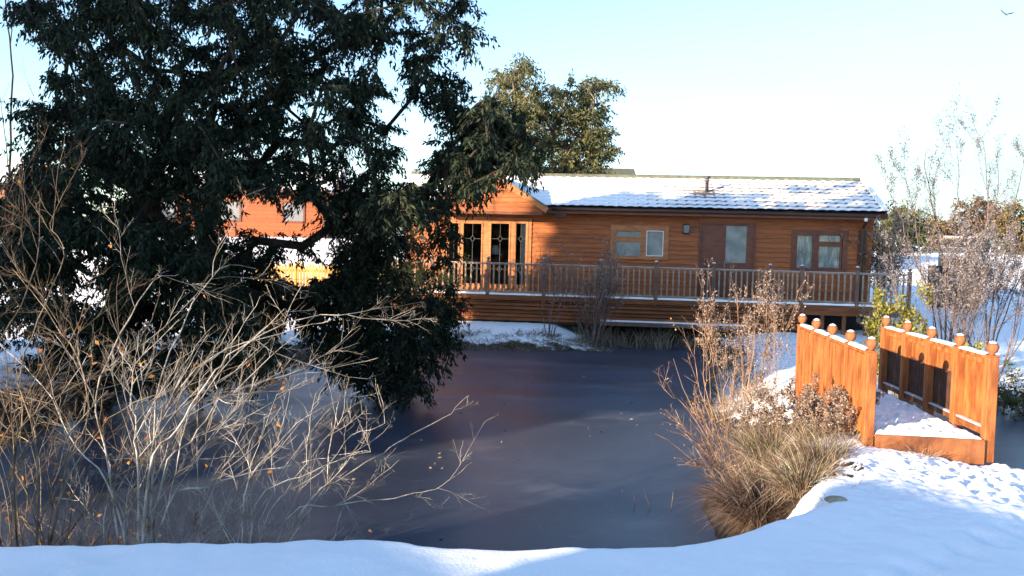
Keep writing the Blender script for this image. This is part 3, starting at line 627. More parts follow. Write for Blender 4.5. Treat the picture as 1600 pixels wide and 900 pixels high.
b = MB(); pn, qn = Ln - ax * .075, Rn - ax * .075; dirx = (qn - pn).normalized()
b.bar(BL(pn + dirx * .06, DK - .15), BL(qn - dirx * .06, DK - .15), .045, .27); b.build('end_board', M['bridge_dark'], bridge, bevel=.006)
# snow on the bridge deck with foot marks
N = 70; Mm = 160; vv = []
for j in range(Mm + 1):
    a_ = Ln + (Lf - Ln) * j / Mm - ax * .09 * (1 - j / Mm); c_ = Rn + (Rf - Rn) * j / Mm - ax * .09 * (1 - j / Mm)
    for i in range(N + 1):
        p = a_ + (c_ - a_) * (.05 + .9 * i / N); e_ = min(i, N - i, j * .7) / 6; e_ = min(1, e_)
        z_ = DK - .04 + .06 * e_ ** .5 + e_ * (abs(float(fbm(p.x * 7, p.y * 7, 3, 8)) - .45) * .16 - .02)
        q_ = BL(p, z_); vv.append((q_.x, q_.y, q_.z))
ii = (np.arange(Mm)[:, None] * (N + 1) + np.arange(N)[None]).ravel(); fast_mesh('deck_snow', np.array(vv), np.stack([ii, ii + 1, ii + N + 2, ii + N + 1], 1), 4, M['snow_cap'], bridge, True)
# ------------------------------------------------------------------ plants
def in_poly(x, y, poly):
    ins = False; n = len(poly)
    for i in range(n):
        (ax_, ay), (bx, by) = poly[i], poly[(i + 1) % n]
        if (ay > y) != (by > y) and x < (bx - ax_) * (y - ay) / (by - ay) + ax_: ins = not ins
    return ins
def clump_points(poly, n, Yc, dy, rng, holes=(), avoid=22):
    xs = [p[0] for p in poly]; ys = [p[1] for p in poly]; pts = []; tries = 0
    while len(pts) < n and tries < n * 60:
        tries += 1; x = rng.uniform(min(xs), max(xs)); y = rng.uniform(min(ys), max(ys))
        if not in_poly(x, y, poly): continue
        if any((x - h[0]) ** 2 / h[2] ** 2 + (y - h[1]) ** 2 / h[3] ** 2 < 1 for h in holes): continue
        if any((x - q[0]) ** 2 + (y - q[1]) ** 2 < avoid ** 2 and rng.random() < .6 for q in pts[-150:]): continue
        pts.append((x, y, Yc + rng.uniform(-dy, dy)))
    return pts
def foliage_tree(root, base, trunk_pts, clumps, rc, ntw, nlf, ll, lw, leafm, barkm, rng, r_trunk, droop=.9, rexp=.48, fork=1, wob=.08):
    """skeleton grown node by node towards every clump, leaves along drooping twigs"""
    nodes = [Vector(p) for p in trunk_pts]; par = [-1] + list(range(len(nodes) - 1))
    start = nodes[-1]; order = sorted(clumps, key=lambda c: (c - start).length); leafn = []
    for c in order:
        best = None; bd = 1e9
        for i in range(fork, len(nodes)):
            q = nodes[i]; d = (c - q).length + .25 * max(0, q.z - c.z) + .10 * (q - start).length
            if d < bd: bd = d; best = i
        q = nodes[best]; L = (c - q).length; k = max(1, int(L / .55)); cur = best
        for j in range(1, k + 1):
            t = j / k; p = q.lerp(c, t) + Vector(rng.normal(size=3)) * wob * (1 if j < k else .3) + Vector((0, 0, .10 * L * math.sin(t * math.pi)))
            nodes.append(p); par.append(cur); cur = len(nodes) - 1
        leafn.append(cur)
    w_ = [0] * len(nodes)
    for i in leafn:
        j = i
        while j >= 0: w_[j] += 1; j = par[j]
    tot = max(w_); kids = {}
    for i, p in enumerate(par):
        if p >= 0: kids.setdefault(p, []).append(i)
    rad = [max(.008, r_trunk * (x / tot) ** rexp) for x in w_]
    b = MB(); seen = set()
    def chain(i):
        c_ = [par[i], i] if par[i] >= 0 else [i]
        while kids.get(c_[-1]):
            nx_ = max(kids[c_[-1]], key=lambda k_: w_[k_])
            for o_ in kids[c_[-1]]:
                if o_ != nx_: stack.append(o_)
            c_.append(nx_)
        return c_
    stack = [0]
    while stack:
        c_ = chain(stack.pop())
        rr = [rad[i] for i in c_]
        if par[c_[1]] == c_[0] and len(rr) > 1: rr[0] = min(rr[0], rr[1] * 1.15)
        b.tube([nodes[i] for i in c_], rr, 8 if rr[0] > .05 else 5)
    Cs, Ds = [], []
    for c in clumps:
        cv = np.array(c)
        for t in range(ntw):
            d = rng.normal(size=3); d[2] = d[2] * .6 + .15; d /= np.linalg.norm(d); L = rc * rng.uniform(.6, 1.2); s0 = cv + rng.normal(size=3) * rc * .12
            tt = np.linspace(.1, 1, 5)[:, None]; pts = s0 + d * L * tt - np.array([0, 0, 1]) * droop * L * .55 * tt ** 2
            b.tube([s0] + [tuple(p) for p in pts], [.007, .006, .005, .004, .003, .002], 3)
            u = rng.uniform(.12, 1, nlf)[:, None]; lp = s0 + d * L * u - np.array([0, 0, 1]) * droop * L * .55 * u ** 2 + rng.normal(size=(nlf, 3)) * ll * .28
            Cs.append(lp); Ds.append(d * .45 + rng.normal(size=(nlf, 3)) * .5 + np.array([0, 0, -droop]))
    b.build('trunk', barkm, root, True)
    leaves('foliage', np.concatenate(Cs), np.concatenate(Ds), ll, lw, leafm, root, rng)
# --- the big evergreen on the left bank
rng = np.random.default_rng(7)
crown = [(30, -150), (300, -215), (600, -190), (700, -110), (728, 4), (722, 34), (750, 58), (722, 66), (700, 85), (672, 102), (640, 95), (600, 108), (580, 150), (548, 190), (590, 240), (660, 236), (700, 225), (728, 185), (765, 150), (785, 170), (798, 212),
         (806, 258), (812, 272), (790, 284), (752, 290), (722, 318), (690, 354), (640, 366), (560, 366), (520, 330), (500, 306), (420, 292), (345, 292), (330, 330), (345, 400), (400, 455), (440, 560), (400, 590), (250, 600), (100, 590), (0, 560), (-60, 430), (-40, 330), (22, 262), (34, 180), (75, 150), (92, 128), (60, 88), (35, 55)]
holes = [(425, 330, 82, 34), (400, 112, 22, 17), (420, 268, 18, 12), (380, 85, 10, 8), (470, 150, 12, 10), (560, 130, 12, 8), (668, 160, 60, 36), (600, 178, 36, 18), (540, 95, 16, 10), (620, 50, 14, 8), (450, 200, 16, 10), (350, 60, 12, 8), (260, 130, 10, 8), (500, 120, 12, 12), (640, 280, 12, 8), (420, 240, 14, 10), (300, 120, 12, 9), (150, 200, 9, 8), (520, 200, 14, 9), (350, 180, 10, 8), (245, 60, 12, 10), (480, 60, 12, 8), (540, 240, 14, 9), (640, 250, 10, 8), (190, 40, 8, 7)]
c1 = [P(*q) for q in clump_points(crown, 500, 14.2, 2.2, rng, holes)]
sm_lobe = [(655, 118), (700, 112), (728, 150), (722, 182), (690, 160), (650, 150)]
c1 += [P(*q) for q in ((335, 330, 14.2), (395, 375, 14.3), (470, 385, 14.4), (520, 350, 14))]
c1 += [P(*q) for q in clump_points([(690, 225), (755, 175), (808, 180), (824, 215), (822, 262), (770, 262), (700, 300)], 30, 14.6, .9, rng)]
c1 += [P(*q) for q in clump_points(sm_lobe, 9, 14.5, .6, rng)]
inner = [(60, 170), (560, 60), (640, 300), (330, 330), (400, 560), (120, 570), (0, 480), (40, 300)]
c1 += [P(*q) for q in clump_points(inner, 130, 14.5, 2.5, rng, holes)]
lob = [(335, 440), (405, 450), (520, 448), (545, 395), (590, 372), (640, 372), (690, 362), (708, 385), (690, 440), (722, 482), (706, 520), (690, 570), (660, 600), (630, 610), (590, 615), (540, 585), (500, 545), (470, 500), (420, 470), (340, 480)]
c1 += [P(*q) for q in clump_points([(330, 385), (420, 378), (430, 392), (395, 450), (540, 450), (540, 375), (530, 300), (600, 300), (560, 470), (330, 470)], 44, 15.4, 1.2, rng, [(425, 338, 78, 30), (468, 418, 50, 20)])]
holes2 = [(468, 418, 48, 20), (390, 535, 36, 22), (655, 418, 42, 46), (700, 500, 14, 16)]
c1 += [P(*q) for q in clump_points(lob, 105, 15.6, .9, rng, holes2, 16)]
tb = Vector((-7.1, 14.6, 0)); tb.z = gz(tb.x, tb.y) - .1
tree = empty('evergreen_tree', tb, 0, 'huge dark broadleaved evergreen tree spreading over the left side of the pond', 'tree')
rel = [c - tb for c in c1]
tk = [Vector((0, 0, 0)), Vector((.12, -.05, .6)), Vector((.3, -.1, 1.2)), Vector((.6, -.15, 1.8)), Vector((1.0, -.2, 2.5))]
foliage_tree(tree, tb, tk, rel, .40, 11, 27, .105, .036, M['leaf_dark'], M['bark'], rng, .30, 1.0, fork=2)
# --- trees behind the lodge
def back_tree(name, poly, n, Yc, dy, base_px, label, leafm, rc, ll, lw, seed, holes=(), avoid=14, ntw=8, nlf=18, group=None, rt=.22, bark='bark_pale', droop=.7, cat='tree'):
    rng = np.random.default_rng(seed); pts = [P(*q) for q in clump_points(poly, n, Yc, dy, rng, holes, avoid)]
    bx = P(base_px, 380, Yc); b0 = Vector((bx.x, bx.y, 0)); b0.z = gz(b0.x, b0.y) - .1
    t = empty(name, b0, 0, label, cat, group); lo = min(p.z for p in pts) - b0.z; hi = max(p.z for p in pts) - b0.z
    tk = [Vector((0, 0, 0)), Vector((.03, 0, max(.2, lo * .5))), Vector((.0, .05, max(.4, lo + .1 * (hi - lo)))), Vector((.05, 0, max(.6, lo + .3 * (hi - lo))))]
    foliage_tree(t, b0, tk, [p - b0 for p in pts], rc, ntw, nlf, ll, lw, leafm, M[bark], rng, rt, droop, wob=rc * .15)
    return t
back_tree('broadleaf_tree', [(765, 125), (795, 98), (812, 80), (835, 100), (843, 130), (842, 175), (850, 210), (845, 270), (790, 285), (745, 285), (740, 200)], 85, 34, 1.6, 790, 'tall olive green tree rising behind the gable end of the long lodge', M['leaf_olive'], .62, .19, .06, 3, [(808, 190, 7, 9)])
back_tree('broadleaf_tree', [(845, 190), (858, 150), (880, 140), (893, 128), (925, 130), (942, 122), (956, 130), (950, 155), (938, 172), (945, 205), (957, 215), (956, 240), (940, 262), (915, 284), (845, 284), (840, 230)], 100, 35, 1.6, 880, 'rounded olive tree behind the lodge ridge, just left of a dark roof', M['leaf_olive'], .62, .19, .06, 4, [(893, 218, 8, 7), (874, 252, 7, 9), (903, 250, 7, 9)])
# --- far bare tree at the left edge
def grow(b, p, d, L, r, depth, cfg, rng, tips):
    n = cfg.get('n', 6); pts = [Vector(p)]; d = Vector(d).normalized(); st = L / n; dirs = [d.copy()]
    for i in range(n):
        d = (d + Vector(rng.normal(size=3)) * cfg['wig'] + Vector((0, 0, cfg['up']))).normalized(); pts.append(pts[-1] + d * st); dirs.append(d.copy())
    r1 = r * cfg.get('taper', .35)
    b.tube(pts, [r + (r1 - r) * i / n for i in range(n + 1)], 5 if r > .006 else 3)
    for i in range(1, n + 1): tips.append((pts[i], dirs[i], depth))
    if depth <= 0: return
    branch(b, pts, dirs, L, r, depth, cfg, rng, tips)
def branch(b, pts, dirs, L, r, depth, cfg, rng, tips):
    n = len(pts) - 1; k = int(cfg['kids'] * rng.uniform(.75, 1.25) + .5)
    for j in range(k):
        t = rng.uniform(cfg.get('t0', .2), 1.0); x = t * n; i = min(int(x), n - 1); q = pts[i].lerp(pts[i + 1], x - i)
        dd = dirs[i + 1]; side = dd.cross(Vector(rng.normal(size=3))).normalized(); a = R(rng.uniform(cfg['a0'], cfg['a1']))
        nd_ = dd * math.cos(a) + side * math.sin(a); nd_.z += cfg.get('lift', 0)
        grow(b, q, nd_, L * cfg['ratio'] * rng.uniform(.6, 1.15) * (1.15 - .5 * t), r * cfg.get('rr', .55) * (1.1 - .5 * t), depth - 1, cfg, rng, tips)
def shrub(name, base, stems, cfg, m, label, cat='shrub', group=None, seed=0, leaf=None, traced=(), depth=2, leaf_every=1.0, leaf_depth=1, lsz=(.05, .02), ldroop=.3, stemname='stems', leaf_zmin=-9):
    rng = np.random.default_rng(seed); base = Vector(base); root = empty(name, base, 0, label, cat, group); b = MB(); tips = []
    for s_ in stems:                               # (offset, direction, length, radius)
        grow(b, Vector(s_[0]), s_[1], s_[2], s_[3], depth, cfg, rng, tips)
    for pts, r in traced:
        pts = [Vector(p) - base for p in pts]; fine = [pts[0]]
        for i in range(len(pts) - 1):
            for k in range(1, 5):
                t = k / 4; p0 = pts[max(i - 1, 0)]; p3 = pts[min(i + 2, len(pts) - 1)]; a_, c_ = pts[i], pts[i + 1]
                fine.append(.5 * ((2 * a_) + (c_ - p0) * t + (2 * p0 - 5 * a_ + 4 * c_ - p3) * t * t + (3 * a_ - p0 - 3 * c_ + p3) * t ** 3) + Vector(rng.normal(size=3)) * r * .5)
        L = sum((fine[i + 1] - fine[i]).length for i in range(len(fine) - 1)); n = len(fine) - 1
        r *= .62; b.tube(fine, [r * (1 - .72 * i / n) for i in range(n + 1)], 6)
        dirs = [(fine[min(i + 1, n)] - fine[max(i - 1, 0)]).normalized() for i in range(n + 1)]
        branch(b, fine, dirs, L * .8, r, depth, cfg, rng, tips)
    b.build(stemname, m, root)
    if leaf:
        sel = [t for t in tips if t[2] <= leaf_depth and t[0].z > leaf_zmin * (.75 + .5 * rng.random())]; n = int(len(sel) * leaf_every); idx = rng.integers(0, len(sel), n)
        C_ = np.array([sel[i][0] for i in idx]) + rng.normal(size=(n, 3)) * lsz[0] * .5; D_ = np.array([sel[i][1] for i in idx]) + rng.normal(size=(n, 3)) * .7 + np.array([0, 0, -ldroop])
        leaves('leaves', C_, D_, lsz[0], lsz[1], leaf, root, rng)
    return root
def fan(n, rng, spread, L, r, jit=.15, tilt=(0, 0)):
    out = []
    for i in range(n):
        a = rng.uniform(0, 2 * math.pi); s_ = spread * math.sqrt(rng.uniform(0.02, 1))
        out.append((Vector((math.cos(a) * jit * rng.uniform(0, 1), math.sin(a) * jit * rng.uniform(0, 1), 0)), Vector((math.cos(a) * s_ + tilt[0], math.sin(a) * s_ + tilt[1], 1)), L * rng.uniform(.7, 1.15), r * rng.uniform(.7, 1.2)))
    return out
rg = np.random.default_rng(1)
bt = P(14, 520, 19); bt.z = gz(bt.x, bt.y) - .05
shrub('bare_tree', bt, [], dict(wig=.10, up=.07, kids=7, a0=25, a1=60, ratio=.34, rr=.45, t0=.25), M['bark'], 'thin bare dark stemmed tree at the far left edge beside the evergreen', 'tree', seed=4, traced=[([bt, P(20, 400, 19), P(16, 260, 19), P(18, 120, 19), P(10, 0, 19), P(4, -120, 19)], .055), ([P(22, 420, 19), P(30, 300, 19.3), P(60, 180, 19.6), P(95, 60, 20)], .02), ([P(20, 300, 19), P(5, 200, 18.7), P(-10, 80, 18.5)], .02)], depth=3, stemname='trunk')
# --- frosted bare shrubs on the near bank (left)
cfgB = dict(wig=.11, up=.03, kids=6, a0=18, a1=62, ratio=.42, rr=.55, t0=.10, taper=.45, lift=.06)
def near(px, y=6.1): p = P(px, 860, y); return Vector((p.x, p.y, gz(p.x, p.y) - .04))
def tr_(*q): return [P(*k) for k in q]
b1 = near(215, 6.3)
def arcs(b_, n, x0, x1, y0, y1, seed, r=.009):
    r_ = np.random.default_rng(seed); out = []
    for k in range(n):
        tx, ty = r_.uniform(x0, x1), r_.uniform(y0, y1); yy = r_.uniform(6.6, 7.5); s0 = b_ + Vector((r_.uniform(-.5, .5), r_.uniform(-.05, .2), 0)); e = P(tx, ty, yy)
        m1 = s0.lerp(e, .33) + Vector((r_.uniform(-.1, .1), 0, r_.uniform(0, .30))); m2 = s0.lerp(e, .68) + Vector((r_.uniform(-.1, .1), 0, r_.uniform(0, .26))); out.append(([s0, m1, m2, e], r * r_.uniform(.7, 1.3)))
    return out
T1 = [([b1, P(216, 760, 6.5), P(213, 690, 6.6), P(206, 620, 6.8), P(212, 560, 7.0)], .017),
      ([b1, P(232, 740, 6.5), P(275, 670, 6.6), P(322, 595, 6.8), P(372, 545, 7.0), P(450, 505, 7.2), P(545, 488, 7.4)], .018),
      ([b1, P(262, 790, 6.4), P(330, 758, 6.6), P(400, 738, 6.8), P(470, 722, 7.0), P(520, 715, 7.1)], .014),
      ([b1, P(250, 745, 6.5), P(300, 690, 6.7), P(345, 625, 6.9), P(420, 595, 7.1), P(500, 580, 7.3), P(590, 560, 7.5)], .016),
      ([b1, P(180, 780, 6.5), P(120, 700, 6.7), P(80, 620, 7.0), P(30, 560, 7.2)], .015),
      ([b1, P(240, 720, 6.7), P(250, 600, 7.1), P(290, 500, 7.6), P(345, 420, 8.0), P(400, 420, 8.3)], .015),
      ([b1, P(170, 740, 6.6), P(150, 620, 7.0), P(190, 520, 7.4), P(240, 440, 7.8), P(280, 430, 8.0)], .014),
      ([b1, P(230, 740, 6.6), P(260, 640, 6.9), P(330, 560, 7.1), P(440, 520, 7.3), P(520, 500, 7.4)], .015)]
shrub('bare_shrub', b1, fan(30, rg, 1.9, 1.0, .005, .6, (.35, .35)), cfgB, M['twig_frost'], 'frost whitened bare shrub in the middle of the near left bank, long arching stems', seed=21, traced=T1 + arcs(b1, 18, 60, 560, 540, 810, 1), depth=3, group='bare frosted shrubs on the near bank', leaf=M['leaf_orange'], leaf_every=.0016, leaf_depth=3, lsz=(.05, .03), ldroop=1)
b2 = near(40, 6.25)
T2 = [([b2, P(60, 720, 6.6), P(30, 600, 7.0), P(60, 500, 7.4), P(100, 400, 7.8), P(75, 350, 8.0)], .016),
      ([b2, P(100, 740, 6.6), P(140, 640, 6.9), P(110, 540, 7.3), P(60, 470, 7.7), P(20, 420, 7.9)], .015),
      ([b2, P(20, 740, 6.5), P(60, 640, 6.8), P(180, 570, 7.1), P(235, 500, 7.4), P(250, 450, 7.7)], .014),
      ([b2, P(90, 790, 6.5), P(140, 700, 6.7), P(190, 640, 6.9), P(300, 600, 7.0), P(400, 560, 7.2)], .014),
      ([b2, P(-20, 700, 6.6), P(-10, 560, 7.0), P(40, 460, 7.4), P(62, 370, 7.7), P(60, 300, 8.0)], .015)]
shrub('bare_shrub', b2, fan(34, rg, 1.9, .9, .005, .8, (.35, .45)), dict(cfgB, kids=6), M['twig_red'], 'reddish brown bare shrub filling the bottom left corner, tallest of the near bank shrubs', seed=22, traced=T2 + arcs(b2, 18, -60, 300, 530, 830, 2), depth=3, group='bare frosted shrubs on the near bank', leaf=M['leaf_orange'], leaf_every=.002, leaf_depth=3, lsz=(.055, .035), ldroop=1)
b3 = near(385, 6.25)
T3 = [([b3, P(470, 800, 6.6), P(540, 742, 6.9), P(600, 706, 7.1), P(640, 680, 7.3), P(690, 655, 7.5), P(732, 617, 7.6)], .015),
      ([b3, P(450, 810, 6.6), P(520, 790, 6.8), P(600, 780, 7.0), P(660, 768, 7.1), P(700, 752, 7.2), P(737, 722, 7.3)], .010),
      ([b3, P(400, 790, 6.5), P(470, 745, 6.7), P(540, 715, 6.9), P(580, 705, 7.0), P(520, 710, 7.0)], .011),
      ([b3, P(420, 800, 6.6), P(500, 740, 6.9), P(550, 680, 7.2), P(600, 660, 7.3), P(590, 600, 7.5)], .010),
      ([b3, P(380, 780, 6.5), P(430, 700, 6.8), P(480, 650, 7.0), P(560, 612, 7.3)], .011)]
shrub('bare_shrub', b3, fan(24, rg, 1.9, .85, .0045, .7, (.4, .3)), dict(cfgB, kids=5, ratio=.36), M['twig_frost'], 'low pale shrub at the right end of the near bank, reaching over the ice', seed=23, traced=T3 + arcs(b3, 9, 380, 640, 620, 830, 3, .006), depth=3, group='bare frosted shrubs on the near bank')
# --- shrub before the lodge wall
def on_ground(px, Yv): p = P(px, 500, Yv); return Vector((p.x, p.y, gz(p.x, p.y) - .05))
cfgU = dict(wig=.09, up=.10, kids=7, a0=15, a1=42, ratio=.52, rr=.5, t0=.2, taper=.35)
b = on_ground(928, 24.4); shrub('twiggy_shrub', b, fan(11, rg, .38, 2.3, .022, .15), cfgU, M['twig_grey'], 'dense grey leafless shrub standing before the middle of the veranda rail', seed=31, depth=3, leaf=M['leaf_brown'], leaf_every=.10, lsz=(.06, .025))
b = on_ground(858, 24.6); shrub('twiggy_shrub', b, fan(7, rg, .30, 2.5, .014, .2), dict(cfgU, kids=5), M['twig_grey'], 'slim leafless shrub by the lodge, just right of the gable', seed=32, depth=3)
b = on_ground(700, 23.8); shrub('twiggy_shrub', b, fan(6, rg, .5, 1.9, .016, .25, (-.1, 0)), dict(cfgU, kids=4), M['bark_pale'], 'green leaved shrub on the far bank below the french windows', seed=33, depth=2, leaf=M['leaf_yg'], leaf_every=1.6, lsz=(.10, .035), ldroop=.6)
b = on_ground(640, 24.2); shrub('twiggy_shrub', b, fan(10, rg, .55, 2.3, .016, .3), dict(cfgU, kids=5), M['twig_tan'], 'golden leaved shrub against the left end of the lodge wall', seed=34, depth=2, leaf=M['leaf_olive'], leaf_every=2.2, lsz=(.11, .04))
# --- golden brown shrubs on the far side of the bridge mouth
b = on_ground(1150, 15.3); b.x = 4.15; b.z = gz(b.x, b.y) - .05
shrub('brown_shrub', b, fan(22, rg, .42, 2.25, .007, .6, (.0, 0)), dict(cfgU, kids=5, ratio=.30), M['twig_tan'], 'tall golden brown shrub with dry leaves between the pond and the bridge', seed=41, depth=2, leaf=M['leaf_brown'], leaf_every=.95, lsz=(.045, .02))
b = Vector((4.3, 17.0, 0)); b.z = gz(b.x, b.y) - .05
shrub('brown_shrub', b, fan(10, rg, .6, 1.3, .009, .5), dict(cfgU, kids=5, ratio=.45), M['twig_grey'], 'mauve grey bare shrub behind the golden brown one on the snowy bank', seed=42, depth=2, leaf=M['leaf_brown'], leaf_every=.3, lsz=(.04, .02))
# spreading branchy shrub over the ice
b = on_ground(1125, 11.6); b = Vector((2.95, 11.0, gz(2.95, 11.0) - .05))
TT4 = [([b, P(1095, 610, 11.3), P(1085, 560, 11.5), P(1068, 530, 11.6)], .013), ([b, P(1075, 640, 11.0), P(1050, 620, 10.9), P(1030, 600, 10.9)], .012), ([b, P(1130, 610, 11.2), P(1180, 560, 11.5), P(1215, 530, 11.7)], .012),
       ([b, P(1090, 690, 10.6), P(1070, 670, 10.5), P(1040, 640, 10.5)], .010), ([b, P(1100, 600, 11.2), P(1110, 560, 11.3), P(1100, 520, 11.4)], .010)]
shrub('brown_shrub', b, fan(22, rg, 1.0, 1.0, .007, .4, (-.05, -.1)), dict(cfgB, kids=5, ratio=.42), M['twig_tan'], 'tangled tan bush leaning out over the ice left of the bridge', seed=43, traced=TT4, depth=2, leaf=M['leaf_gold'], leaf_every=.10, lsz=(.035, .018))
for k, (x_, y_, h_) in enumerate(((3.45, 10.5, .75), (3.55, 11.5, .8), (3.7, 9.95, .6))):
    b = Vector((x_, y_, gz(x_, y_) - .04))
    shrub('dock_plant', b, fan(16, rg, .6, h_, .006, .28), dict(cfgU, kids=6, ratio=.35, a1=55), M['twig_red'], ['dead russet weeds against the middle of the bridge left rail', 'dead russet weeds at the far end of the bridge left rail', 'short russet weeds beside the near left bridge post'][k], 'weeds', seed=51 + k, depth=2, leaf=M['leaf_brown'], leaf_every=1.2, lsz=(.03, .02), leaf_depth=2)
# --- big sparse willow shrub at the right, behind the bridge
cfgW = dict(wig=.07, up=.07, kids=9, a0=12, a1=38, ratio=.34, rr=.42, t0=.25, taper=.3)
def wil(px, Yv): p = P(px, 560, Yv); return Vector((p.x, p.y, gz(p.x, p.y) - .05))
b = wil(1478, 17.6)
TW = [([b, P(1478, 460, 17.6), P(1470, 380, 17.6), P(1452, 300, 17.6), P(1445, 235, 17.6)], .035), ([b, P(1500, 460, 17.8), P(1530, 400, 18), P(1545, 320, 18.1), P(1535, 215, 18.2)], .035),
      ([b, P(1455, 470, 17.4), P(1425, 400, 17.2), P(1405, 330, 17.1), P(1385, 290, 17)], .025), ([b, P(1490, 480, 17.7), P(1497, 400, 17.8), P(1500, 300, 17.9), P(1496, 225, 18)], .030),
      ([b, P(1465, 480, 17.4), P(1440, 440, 17.3), P(1432, 350, 17.2), P(1412, 270, 17.2)], .022)]
shrub('willow_shrub', b, fan(16, rg, .75, 3.0, .012, .45), cfgW, M['twig_grey'], 'tall open willow bush just behind the right bridge rail, dry leaves on its tips', seed=61, traced=TW, depth=2, leaf=M['leaf_willow'], leaf_every=1.7, leaf_zmin=1.7, lsz=(.055, .018), ldroop=.1, leaf_depth=1)
b = wil(1545, 18.3)
TW = [([b, P(1550, 480, 18.3), P(1570, 400, 18.4), P(1590, 300, 18.5), P(1600, 250, 18.6)], .032), ([b, P(1540, 470, 18.4), P(1535, 380, 18.4), P(1560, 300, 18.5), P(1555, 240, 18.5)], .028),
      ([b, P(1570, 490, 18.2), P(1610, 400, 18.1), P(1640, 320, 18.1)], .028), ([b, P(1560, 500, 18.2), P(1590, 430, 18.1), P(1610, 360, 18.1)], .022)]
shrub('willow_shrub', b, fan(16, rg, .75, 3.0, .012, .45), cfgW, M['twig_grey'], 'open willow bush cut by the right edge of the picture', seed=62, traced=TW, depth=2, leaf=M['leaf_willow'], leaf_every=1.7, leaf_zmin=1.7, lsz=(.055, .018), ldroop=.1, leaf_depth=1)
for k, (px, Yv, h_, lb) in enumerate(((1388, 16.2, 2.1, 'small yellow green bush between the veranda corner and the bridge'), (1520, 15.9, 1.9, 'yellow green bush behind the nearest right bridge post'), (1412, 16.8, 2.3, 'yellow leaved bush below the end post of the veranda'))):
    b = wil(px, Yv); shrub('leafy_bush', b, fan(9, rg, .28, h_ * .9, .012, .2), dict(cfgU, kids=5, ratio=.3), M['bark_pale'], lb, 'bush', seed=71 + k, depth=2, leaf=M['leaf_yg'], leaf_every=1.2, lsz=(.075, .045))
b = wil(1585, 16.4); b.z = gz(b.x, b.y) - .05; shrub('leafy_bush', b, fan(26, rg, 1.1, 1.0, .012, .8), dict(cfgU, kids=6, a1=60), M['twig_grey'], 'dark dense bush at the right edge beside the ice', 'bush', seed=75, depth=2, leaf=M['leaf_olive'], leaf_every=1.0, lsz=(.07, .035))
b = Vector((10.2, 23.5, gz(10.2, 23.5) - .05)); shrub('leafy_bush', b, fan(16, rg, .8, .8, .012, .6), dict(cfgU, kids=5), M['twig_grey'], 'low grey bush under the right end of the veranda', 'bush', seed=76, depth=2, leaf=M['leaf_brown'], leaf_every=.5, lsz=(.06, .03))
b = P(1372, 440, 26.8); b.z = gz(b.x, b.y); shrub('twiggy_shrub', b, fan(12, rg, .35, 2.9, .02, .3), dict(cfgU, kids=6), M['twig_tan'], 'tan leafed shrub growing close to the right corner of the lodge', seed=77, depth=2, leaf=M['leaf_brown'], leaf_every=2.0, lsz=(.10, .05))
# ------------------------------------------------------------------ grasses
def blades(name, spots, m, root, rng, n, L, W, lean, curl=1.0, rad=.15):
    Vs, Fs = [], []; cnt = 0; segs = 5
    for (cx, cy, cz, sc) in spots:
        for i in range(n):
            a = rng.uniform(0, 2 * math.pi); r0 = rad * sc * math.sqrt(rng.random()); p = np.array([cx + math.cos(a) * r0, cy + math.sin(a) * r0, cz])
            a2 = a + rng.normal() * .5; d = np.array([math.cos(a2) * lean * rng.uniform(.1, 1.2), math.sin(a2) * lean * rng.uniform(.1, 1.2), 1.0]); d /= np.linalg.norm(d); l_ = L * sc * rng.uniform(.55, 1.15); st = l_ / segs
            sd_ = np.cross(d, rng.normal(size=3)); sd_ /= np.linalg.norm(sd_); w_ = W * rng.uniform(.6, 1.3); kink = int(rng.integers(1, 4)) if rng.random() < .28 else -1
            for s_ in range(segs + 1):
                ww = w_ * (1 - (s_ / segs) ** 1.5 * .9); Vs.append(p - sd_ * ww / 2); Vs.append(p + sd_ * ww / 2)
                d = d + np.array([math.cos(a2), math.sin(a2), -.7]) * .13 * curl * (s_ + .4) / 2.2 * rng.uniform(.3, 1.7) + rng.normal(size=3) * .07 + (np.array([math.cos(a2) * .6, math.sin(a2) * .6, -1.3]) if s_ == kink else 0); d /= np.linalg.norm(d); p = p + d * st
            for s_ in range(segs): k = cnt + 2 * s_; Fs.append((k, k + 1, k + 3, k + 2))
            cnt += 2 * (segs + 1)
    return fast_mesh(name, np.array(Vs), np.array(Fs), 4, m, root)
rng = np.random.default_rng(77)
def tuss(x, y, label, n, L, m1, m2, rad, lean, z=None, curl=1.0, cat='grass tussock', name='grass_tussock', W=.007):
    z_ = (gz(x, y) - .03) if z is None else z; root = empty(name, (x, y, z_), 0, label, cat)
    blades('blades', [(0, 0, 0, 1)], m1, root, rng, n, L, W, lean, curl, rad)
    if m2: blades('green_blades', [(0, 0, 0.02, 1)], m2, root, rng, n // 6, L * .95, W, lean * .8, curl, rad * .7)
    return root
tuss(2.65, 8.7, 'large brown shaggy grass tussock leaning over the ice', 3000, .66, M['grass_brown'], None, .34, .9, curl=2.0)
tuss(2.9, 8.35, 'pale frosted grass tussock at the edge of the trodden snow', 800, .58, M['grass_dry'], M['grass_green'], .20, 1.0, curl=1.2)
tuss(3.35, 9.05, 'green and straw coloured grass tussock near the left bridge post', 500, .42, M['grass_dry'], M['grass_green'], .24, .5, curl=.9)
tuss(3.0, 9.75, 'tawny grass tussock behind the shaggy brown one', 1100, .6, M['grass_dry'], M['grass_green'], .3, .7)
tuss(4.45, 9.2, 'little tuft of frosted grass against the bridge end board', 60, .2, M['grass_dry'], None, .12, 1.0, name='grass_tuft', cat='grass tuft')
p = G(1590, 705, .85); tuss(p.x, p.y, 'little tuft of frosted grass at the right edge by the last bridge post', 50, .3, M['grass_dry'], None, .12, .9, name='grass_tuft', cat='grass tuft')
